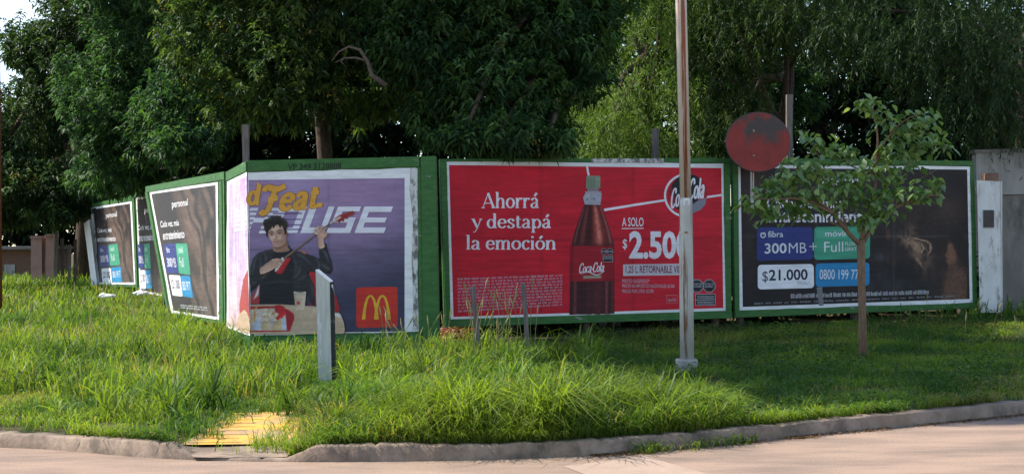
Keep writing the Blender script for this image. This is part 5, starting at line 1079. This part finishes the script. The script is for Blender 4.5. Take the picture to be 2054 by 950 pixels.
W3 = [lob(1760, 20, 27.5, 1.2, 1.3, 1.0), lob(1880, 60, 27, 1.2, 1.3, 1.0), lob(1990, 130, 27, 1.1, 1.2, 1.2), lob(1930, 230, 27.6, .8, .9, .6), lob(2060, 40, 26.8, 1.2, 1.3, 1.3), lob(1840, -110, 27.5, 1.8, 1.8, 1.0), lob(1900, 130, 27.3, .8, 1, .8), lob(2080, 220, 27, .9, .9, .7)]
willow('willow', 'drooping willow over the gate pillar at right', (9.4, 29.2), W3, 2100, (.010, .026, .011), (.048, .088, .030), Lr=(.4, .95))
# unseen tree added at left, crown shaped to shade right verge and road edge
ts_ = [(sx - .876 * z, sy + .207 * z, z, r, r * .9, 1.4) for sx, sy, z, r in [(3.7, 16.0, 13.0, 2.0), (5.6, 15.6, 14.0, 1.9), (3.1, 18.7, 12.5, 2.1), (4.6, 18.9, 13.5, 1.8), (2.6, 21.5, 12.6, 2.2), (4.9, 21.5, 13.3, 2.1), (7.2, 20.6, 14.2, 1.9), (9.4, 19.5, 14.6, 2.0)]]
big_tree('added_shade_tree', 'unseen tall tree added beyond the left edge to shade the right verge', (-9.3, 20.8), (-7.8, 21, 12.8), .25, ts_, 5200, 12, .22, .09, DK1, DK2, group='added shade trees')

# ------------------------------------------------------------------ young street tree in front of the dark poster
yb = gnd(1730, 722); Yy = yb.y
Yt = thing('young_tree', yb, 'slim young tree with broad pale-edged leaves in front of dark poster', 'tree')
m = MB(); fork = at(1727, 480, Yy)
m.tube([yb - Vector((0, 0, .1)), at(1730, 640, Yy), at(1728, 560, Yy), fork], [.058, .049, .047, .052], 12)
K = lambda x, y, dy=0: at(x, y, Yy + dy)
brs = [([(1724, 490, 0), (1700, 465, -.1), (1672, 430, -.2), (1640, 405, -.3), (1560, 385, -.35)], .034), ([(1732, 485, 0), (1752, 455, .05), (1790, 420, .1), (1850, 395, .1), (1885, 392, .1)], .03), ([(1728, 480, 0), (1740, 430, .1), (1755, 380, .15), (1757, 320, .2), (1760, 270, .2), (1748, 205, .2)], .032), ([(1756, 330, .2), (1775, 285, .25), (1810, 245, .3), (1850, 225, .3)], .02), ([(1690, 455, -.1), (1660, 440, .1), (1690, 420, .2), (1705, 425, .25)], .015), ([(1700, 465, -.1), (1680, 400, .1), (1650, 330, .2), (1630, 290, .25)], .018), ([(1672, 430, -.2), (1610, 400, -.5), (1545, 400, -.6), (1505, 395, -.6)], .018), ([(1757, 350, .2), (1700, 330, .4), (1660, 300, .5)], .014), ([(1640, 405, -.3), (1620, 360, -.4), (1600, 335, -.45)], .013), ([(1790, 420, .1), (1830, 370, .3), (1880, 340, .35)], .014)]
for pts, r in brs:
    q = [K(*p) for p in pts]; q = [Vector(v) for v in catmull([tuple(v) for v in q], 3, False)]
    m.tube(q, [r * (1 - .75 * i / (len(q) - 1)) for i in range(len(q))], 7)
m.build('trunk', M['bark_young'], Yt, smooth=True)
cl = [(1525, 395, -.5, 34, 36), (1560, 375, -.4, 40, 34), (1600, 350, -.4, 40, 34), (1640, 345, -.35, 34, 28), (1600, 400, -.35, 48, 30), (1650, 385, -.25, 46, 34), (1690, 370, -.1, 40, 40), (1620, 330, -.45, 26, 18), (1545, 425, -.45, 36, 22), (1600, 425, -.3, 36, 18), (1710, 400, 0, 40, 28), (1760, 400, .05, 44, 34), (1800, 385, .1, 40, 32), (1845, 385, .1, 34, 24), (1875, 365, .2, 22, 28), (1730, 440, -.1, 36, 22), (1770, 430, 0, 30, 22), (1745, 210, .2, 34, 22), (1765, 225, .2, 30, 18), (1730, 200, .2, 20, 12), (1800, 260, .3, 40, 34), (1850, 240, .3, 46, 30), (1840, 285, .3, 48, 34), (1880, 290, .35, 26, 28), (1780, 300, .2, 36, 30), (1820, 320, .3, 40, 24), (1635, 285, .25, 34, 24), (1670, 300, .3, 40, 26), (1700, 310, .4, 30, 24), (1755, 335, .2, 34, 20), (1720, 350, .1, 34, 24), (1500, 410, -.55, 16, 20), (1790, 350, .2, 36, 22)]
parts = []
for x, y, dy, rx, ry in cl:
    rx *= 1.0; ry *= .92; n = int(rx * ry / 17); a = RNG.normal(size=(n, 3)) * .5; c = np.array(K(x, y, dy)); s = Yy / F
    p = c + a * np.array([rx * s, rx * s * .8, ry * s]); az = RNG.random(n) * 2 * np.pi
    dr = unit(np.stack([np.cos(az), np.sin(az), RNG.uniform(-1.0, .1, n)], -1)); mix = np.clip(RNG.normal(size=(n, 1)) * .3 + .5, 0, 1)
    parts.append(ovate(p, dr, RNG.uniform(.075, .135, n), RNG.uniform(.052, .088, n), np.array((.07, .155, .042)) * (1 - mix) + np.array((.26, .345, .115)) * mix, .3, .16))
np_mesh('crown', *cat_mesh(parts), M['leafy'], Yt)

# ------------------------------------------------------------------ grass
FEET = [(base.x + .02, base.y, .55), (gnd(965, 722).x, gnd(965, 722).y, .4), (gnd(1059, 716).x, gnd(1059, 716).y, .4)]
def blades(xy, h, w, lean, az, col, curve=.35, tipcol=None):
    n = len(xy)
    for fx, fy, fr_ in FEET:
        near = (np.abs(xy[:, 0] - fx) < .28) & (xy[:, 1] < fy + .1) & (xy[:, 1] > fy - 1.5 * fr_ * 2); h = np.where(near, np.minimum(h, .07 + .05 * vnoise(xy[:, 0] * 9, xy[:, 1] * 9, 3)), h); z = zf(xy[:, 0], xy[:, 1]) - .01; b = np.stack([xy[:, 0], xy[:, 1], z], -1)
    ld = np.stack([np.cos(az), np.sin(az), np.zeros(n)], -1); a2 = RNG.random(n) * np.pi; sd = np.stack([np.cos(a2), np.sin(a2), np.zeros(n)], -1)
    h_ = h[:, None]; le = lean[:, None]; w_ = w[:, None]; up = np.array([0, 0, 1.0])
    m1 = b + up * h_ * .45 + ld * h_ * le * .18; m2 = b + up * h_ * .82 * (1 - .22 * le) + ld * h_ * le * .55; tp = b + up * h_ * (1 - .48 * le) + ld * h_ * le
    V = np.stack([b - sd * w_ * .5, b + sd * w_ * .5, m1 - sd * w_ * .5, m1 + sd * w_ * .5, m2 - sd * w_ * .36, m2 + sd * w_ * .36, tp], 1).reshape(-1, 3)
    k = np.arange(n)[:, None] * 7
    T = np.concatenate([k + [0, 1, 3], k + [0, 3, 2], k + [2, 3, 5], k + [2, 5, 4], k + [4, 5, 6]], 0)
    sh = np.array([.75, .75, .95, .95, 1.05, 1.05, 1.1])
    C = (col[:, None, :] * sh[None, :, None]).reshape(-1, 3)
    return V, T, C
def inside(x, y): return (y > np.interp(x, KX, KY)) & (kdist(x, y) > .13)
def on_ramp(x, y):
    def sg(a, b): return (b.x - a.x) * (y - a.y) - (b.y - a.y) * (x - a.x)
    e = .42 * vnoise(x * 6, y * 6, 33) - .06; e2 = .35 * vnoise(x * 5, y * 5, 34) ** 2
    return (sg(ra, rb) > -1.3 + e2) & (sg(rb, rc) > e * 1.6) & (sg(rc, rd) > e) & (sg(rd, ra) > e * 1.6) & (RNG.random(np.shape(x)) > .03)
def sample(n, x0, x1, y0, y1, dens=None):
    x = RNG.uniform(x0, x1, n); y = RNG.uniform(y0, y1, n); k = inside(x, y) & ~on_ramp(x, y) & (np.abs(x) < y * .42 + 1.2)
    k &= ~((x > -3.6) & (x < 7.6) & (y > 22.3 + (x + 1.03) * .4254 - .1 - .75 * (x < -1.0))) & ~((x > -3.3 - (y - 21.7) * .342) & (x < 1) & (y > 21.7))
    if dens is not None: k &= RNG.random(n) < dens(x, y)
    return np.stack([x[k], y[k]], -1)
GA, GB, GY = np.array((.050, .118, .020)), np.array((.170, .250, .036)), np.array((.25, .225, .085))
def gcol(xy, bias=0, dryk=1):
    n = len(xy); a = np.clip(vnoise(xy[:, 0] * 1.4, xy[:, 1] * 1.4, 21) * 1.9 - .45 + RNG.normal(size=n) * .2 + bias, 0, 1)[:, None]
    dry = (RNG.random(n) < dryk * .05 + dryk * .45 * np.clip((vnoise(xy[:, 0] * 1.2, xy[:, 1] * 1.2, 31) - .6) * 4, 0, 1))[:, None]
    return np.where(dry, GY, GA * (1 - a) + GB * a)
leftw = lambda x: np.clip((1.6 - x) / 2.2, 0, 1)
# 1 low sward everywhere
xy = sample(420000, -10, 9.6, 12.3, 27, lambda x, y: np.clip(1.25 - (y - 12) * .05, .3, 1) * np.where(kdist(x, y) < .4, .55, 1) * np.clip(.5 + 1.0 * vnoise(x * 1.7, y * 1.7, 41), 0, 1) * np.where((vnoise(x * 1.1, y * 1.5, 47) > .80) | ((kdist(x, y) < .9) & (x < -2.5) & (vnoise(x * 2.2, y * 2.8, 48) > .58)), .15, 1))
h = RNG.uniform(.05, .13, len(xy)) * (1 + .55 * leftw(xy[:, 0])) * (.6 + .8 * vnoise(xy[:, 0] * 1.1, xy[:, 1] * 1.1, 51)); az = RNG.random(len(xy)) * 2 * np.pi
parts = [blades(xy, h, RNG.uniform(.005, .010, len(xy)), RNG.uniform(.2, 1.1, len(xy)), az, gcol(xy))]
xy = sample(60000, -16, 12, 25, 50, lambda x, y: (x < -3.5 + 0 * y) | (y < 30))
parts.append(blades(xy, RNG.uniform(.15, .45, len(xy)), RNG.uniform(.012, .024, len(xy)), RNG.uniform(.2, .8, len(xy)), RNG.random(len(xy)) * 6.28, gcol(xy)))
tag(np_mesh('grass', *cat_mesh(parts), M['grass']), 'short green grass covering the corner verge', 'grass', kind='stuff')
# 2 taller unmown grass in the left half and around the corner
def tall_d(x, y):
    d = kdist(x, y); k = np.clip((.2 - x) / 1.2, 0, 1) * np.clip((d - 1.5) / 1.2, 0, 1) * np.clip((vnoise(x * .8, y * .8, 61) - .3) * 3.2, .06, 1)
    return k * np.where((y > 20.6) & (x > -3.4), .1, 1)
xy = sample(110000, -12, 1.5, 12.8, 30, tall_d)
h = RNG.uniform(.18, .48, len(xy)) * (.6 + .7 * vnoise(xy[:, 0] * .7, xy[:, 1] * .7, 71))
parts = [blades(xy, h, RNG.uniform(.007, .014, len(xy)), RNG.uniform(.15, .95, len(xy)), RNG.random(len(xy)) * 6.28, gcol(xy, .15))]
# arching clump spilling over the kerb in the middle
m_ = 120; q = 62; cx_ = np.concatenate([RNG.normal(.1, .8, 90), RNG.uniform(-1.5, 1.9, 50)]); cy_ = np.interp(cx_, KX, KY) + .22 + np.abs(RNG.normal(0, .8, len(cx_))); k = (cx_ > -1.55) & (cx_ < 1.9) & inside(cx_, cy_); cx_, cy_ = cx_[k], cy_[k]; m_ = len(cx_)
sz = np.repeat(RNG.uniform(.25, .78, m_) * np.clip(1.15 - .3 * np.abs(cx_ - .1), .35, 1), q); tl_ = np.repeat(RNG.normal(-1.4, 1.3, m_), q)
xy = np.stack([np.repeat(cx_, q), np.repeat(cy_, q)], -1) + RNG.normal(size=(m_ * q, 2)) * .06; k = inside(xy[:, 0], xy[:, 1]); 
az = np.where(RNG.random(len(xy)) < .5, tl_ + RNG.normal(0, .8, len(xy)), RNG.random(len(xy)) * 6.28)
cc_ = gcol(xy, .0, .25) * np.repeat(RNG.uniform(.5, 1.15, m_), q)[:, None]
parts.append(blades(xy[k], (sz * RNG.uniform(.45, 1.1, len(sz)))[k], RNG.uniform(.007, .017, len(sz))[k], RNG.uniform(.25, 1.5, len(sz))[k], az[k], cc_[k]))
n = 15000; x = RNG.uniform(-1.7, 1.9, n); y = np.interp(x, KX, KY) + .13 + RNG.random(n) ** 1.4 * 2.4; k = inside(x, y) & (RNG.random(n) < np.clip(-.1 + 1.5 * vnoise(x * 2.3, y * 2.3, 81), 0, 1)); xy = np.stack([x[k], y[k]], -1)
parts.append(blades(xy, RNG.uniform(.1, .36, len(xy)), RNG.uniform(.006, .013, len(xy)), RNG.uniform(.3, 1.2, len(xy)), RNG.random(len(xy)) * 6.28, gcol(xy)))
# clumps of coarse weed: each a fan of wide arching leaves
m_ = 330; cx_ = RNG.uniform(-9.5, 1.2, m_); cy_ = RNG.uniform(13.6, 27, m_); k = inside(cx_, cy_) & (kdist(cx_, cy_) > .9) & ~((cy_ > 20.4) & (cx_ > -3.2)) & (np.abs(cx_) < cy_ * .4) & ~on_ramp(cx_, cy_); cx_, cy_ = cx_[k], cy_[k]; m_ = len(cx_); q = 34
sz = np.repeat(RNG.uniform(.22, .62, m_), q); xy = np.stack([np.repeat(cx_, q), np.repeat(cy_, q)], -1) + RNG.normal(size=(m_ * q, 2)) * .07
kk = ~on_ramp(xy[:, 0], xy[:, 1]); parts.append(blades(xy[kk], (sz * RNG.uniform(.6, 1.1, len(sz)))[kk], RNG.uniform(.011, .021, kk.sum()), RNG.uniform(.3, 1.3, kk.sum()), RNG.random(kk.sum()) * 6.28, (np.repeat(RNG.uniform(.55, 1.2, m_), q)[:, None] * gcol(xy, .05, 0))[kk]))
n = 240; x = np.concatenate([RNG.normal(1.1, .10, n // 2), RNG.normal(1.75, .22, n - n // 2)]); y = np.interp(x, KX, KY) - np.abs(RNG.normal(0, .09, n)); xy = np.stack([x, y], -1); v_, t_, c_ = blades(xy, RNG.uniform(.04, .16, n), RNG.uniform(.006, .011, n), RNG.uniform(.5, 1.5, n), RNG.random(n) * 6.28, gcol(xy) * .8); v_[:, 2] -= np.repeat(zf(x, y) - .012, 7); parts.append((v_, t_, c_))
# rough tussocks through the shaded lawn on the right
m_ = 420; q = 22; cx_ = RNG.uniform(.8, 9.2, m_); cy_ = RNG.uniform(13, 25.5, m_); k = inside(cx_, cy_) & (kdist(cx_, cy_) > .35) & (cy_ < 22.2 + (cx_ + 1.03) * .4254); cx_, cy_ = cx_[k], cy_[k]; m_ = len(cx_)
sz = np.repeat(RNG.uniform(.10, .27, m_), q); xy = np.stack([np.repeat(cx_, q), np.repeat(cy_, q)], -1) + RNG.normal(size=(m_ * q, 2)) * .06; kk = inside(xy[:, 0], xy[:, 1])
parts.append(blades(xy[kk], (sz * RNG.uniform(.6, 1.1, len(sz)))[kk], RNG.uniform(.007, .014, kk.sum()), RNG.uniform(.4, 1.4, kk.sum()), RNG.random(kk.sum()) * 6.28, (np.repeat(RNG.uniform(.6, 1.3, m_), q)[:, None] * gcol(xy, .0, .6))[kk]))
# tufts leaning over the kerb and ramp edges
n = 11000; x = RNG.uniform(-4.3, 4.6, n); y = np.interp(x, KX, KY) + .12 + np.abs(RNG.normal(0, .10, n)); k = inside(x, y) & ~on_ramp(x, y) & (RNG.random(n) < vnoise(x * 3, y * 0, 91) * 1.4 - .2)
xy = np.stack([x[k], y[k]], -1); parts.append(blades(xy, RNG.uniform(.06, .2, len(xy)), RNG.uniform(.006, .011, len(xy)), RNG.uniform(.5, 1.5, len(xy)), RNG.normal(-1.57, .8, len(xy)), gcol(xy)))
tag(np_mesh('tall_grass', *cat_mesh(parts), M['grass']), 'tall unmown arching grass on the left and over the middle kerb', 'grass', kind='stuff')
# 3 low broad-leaved ground cover, mostly right
xy = sample(46000, -6, 9.6, 12.4, 25.5, lambda x, y: np.clip((vnoise(x * 1.3, y * 1.3, 101) - .38) * 3, 0, 1) * np.clip(.35 + x * .4, .15, 1))
n = len(xy); p = np.stack([xy[:, 0], xy[:, 1], zf(xy[:, 0], xy[:, 1]) + RNG.uniform(.03, .12, n)], -1); a = RNG.random(n) * 6.28
dr = unit(np.stack([np.cos(a), np.sin(a), RNG.uniform(-.2, .5, n)], -1)); mix = RNG.random((n, 1))
tag(np_mesh('ground_cover', *leaves(p, dr, RNG.uniform(.035, .07, n), RNG.uniform(.02, .038, n), np.array((.028, .070, .016)) * (1 - mix) + np.array((.065, .12, .03)) * mix), M['leaf']), 'low broad-leaved weeds mixed into the shaded lawn', 'ground cover', kind='stuff')
# 4 seed stalks
def stalk(px, py, Y, hpx, lean, k=0): 
    b = at(px, py, Y); return b, at(px + lean, py - hpx, Y)
mb = MB(); rs = random.Random(12)
spots = [(rs.uniform(945, 1075), rs.uniform(700, 730), rs.uniform(60, 150)) for _ in range(26)] + [(rs.uniform(770, 900), rs.uniform(690, 745), rs.uniform(40, 85)) for _ in range(20)] + [(rs.uniform(10, 430), rs.uniform(640, 760), rs.uniform(40, 95)) for _ in range(46)] + [(rs.uniform(120, 180), rs.uniform(570, 600), rs.uniform(30, 75)) for _ in range(8)] + [(rs.uniform(1850, 2054), rs.uniform(640, 700), rs.uniform(20, 60)) for _ in range(10)]
for px, py, hp in spots:
    b = gnd(px, py); le = rs.uniform(-30, 30); t = at(px + le, py - hp, b.y + rs.uniform(-.1, .1)); mid = b.lerp(t, .55) + Vector((-(le) * .0012, 0, .03))
    c = rs.choice([(.30, .27, .11), (.20, .24, .07), (.38, .33, .17)])
    mb.tube([b, mid, t], [.0045, .0038, .0028], 4, c)
    hd = (t - mid).normalized(); mb.tube([t - hd * .02, t + hd * .05, t + hd * .12], [.004, .010, .003], 5, (c[0] * 1.25, c[1] * 1.15, c[2] * 1.2))
tag(mb.build('grass_seed_stalks', M['straw'], color=True), 'dry seed-headed grass stalks standing above the verge', 'grass', kind='stuff')
# 5 dry leaf litter and dark debris along the gutter and under the red board
n = 7500; x = RNG.uniform(.6, 4.9, n); y = np.interp(x, KX, KY) - np.abs(RNG.normal(0, .07, n)) - .01
k = RNG.random(n) < np.where(x < 2.6, .8, .25) * np.clip(vnoise(x * 4, y * 0, 7) * 1.6 - .3, .05, 1); x, y = x[k], y[k]; n = len(x)
p = np.stack([x, y, np.full(n, .008)], -1); a = RNG.random(n) * 6.28; dr = unit(np.stack([np.cos(a), np.sin(a), RNG.uniform(-.05, .3, n)], -1)); mix = RNG.random((n, 1))
q1 = leaves(p, dr, RNG.uniform(.01, .05, n), RNG.uniform(.008, .022, n), np.array((.06, .035, .02)) * (1 - mix) + np.array((.24, .13, .075)) * mix, 0, .1)
n = 700; c = gnd(905, 690); x = RNG.normal(c.x, .22, n); y = RNG.normal(22.0, .2, n); p = np.stack([x, y, zf(x, y) + RNG.uniform(.02, .22, n)], -1); a = RNG.random(n) * 6.28
dr = unit(np.stack([np.cos(a), np.sin(a), RNG.uniform(-.6, .6, n)], -1)); pick = RNG.choice(4, n, p=[.3, .3, .25, .15]); pal = np.array([(.28, .02, .025), (.20, .10, .06), (.48, .36, .28), (.06, .03, .02)])
q2 = leaves(p, dr, RNG.uniform(.05, .1, n), RNG.uniform(.02, .04, n), pal[pick], .1, .1)
tag(np_mesh('leaf_litter', *cat_mesh([q1, q2]), M['leaf']), 'dry fallen leaves along the gutter and below the red poster', 'leaves', kind='stuff')
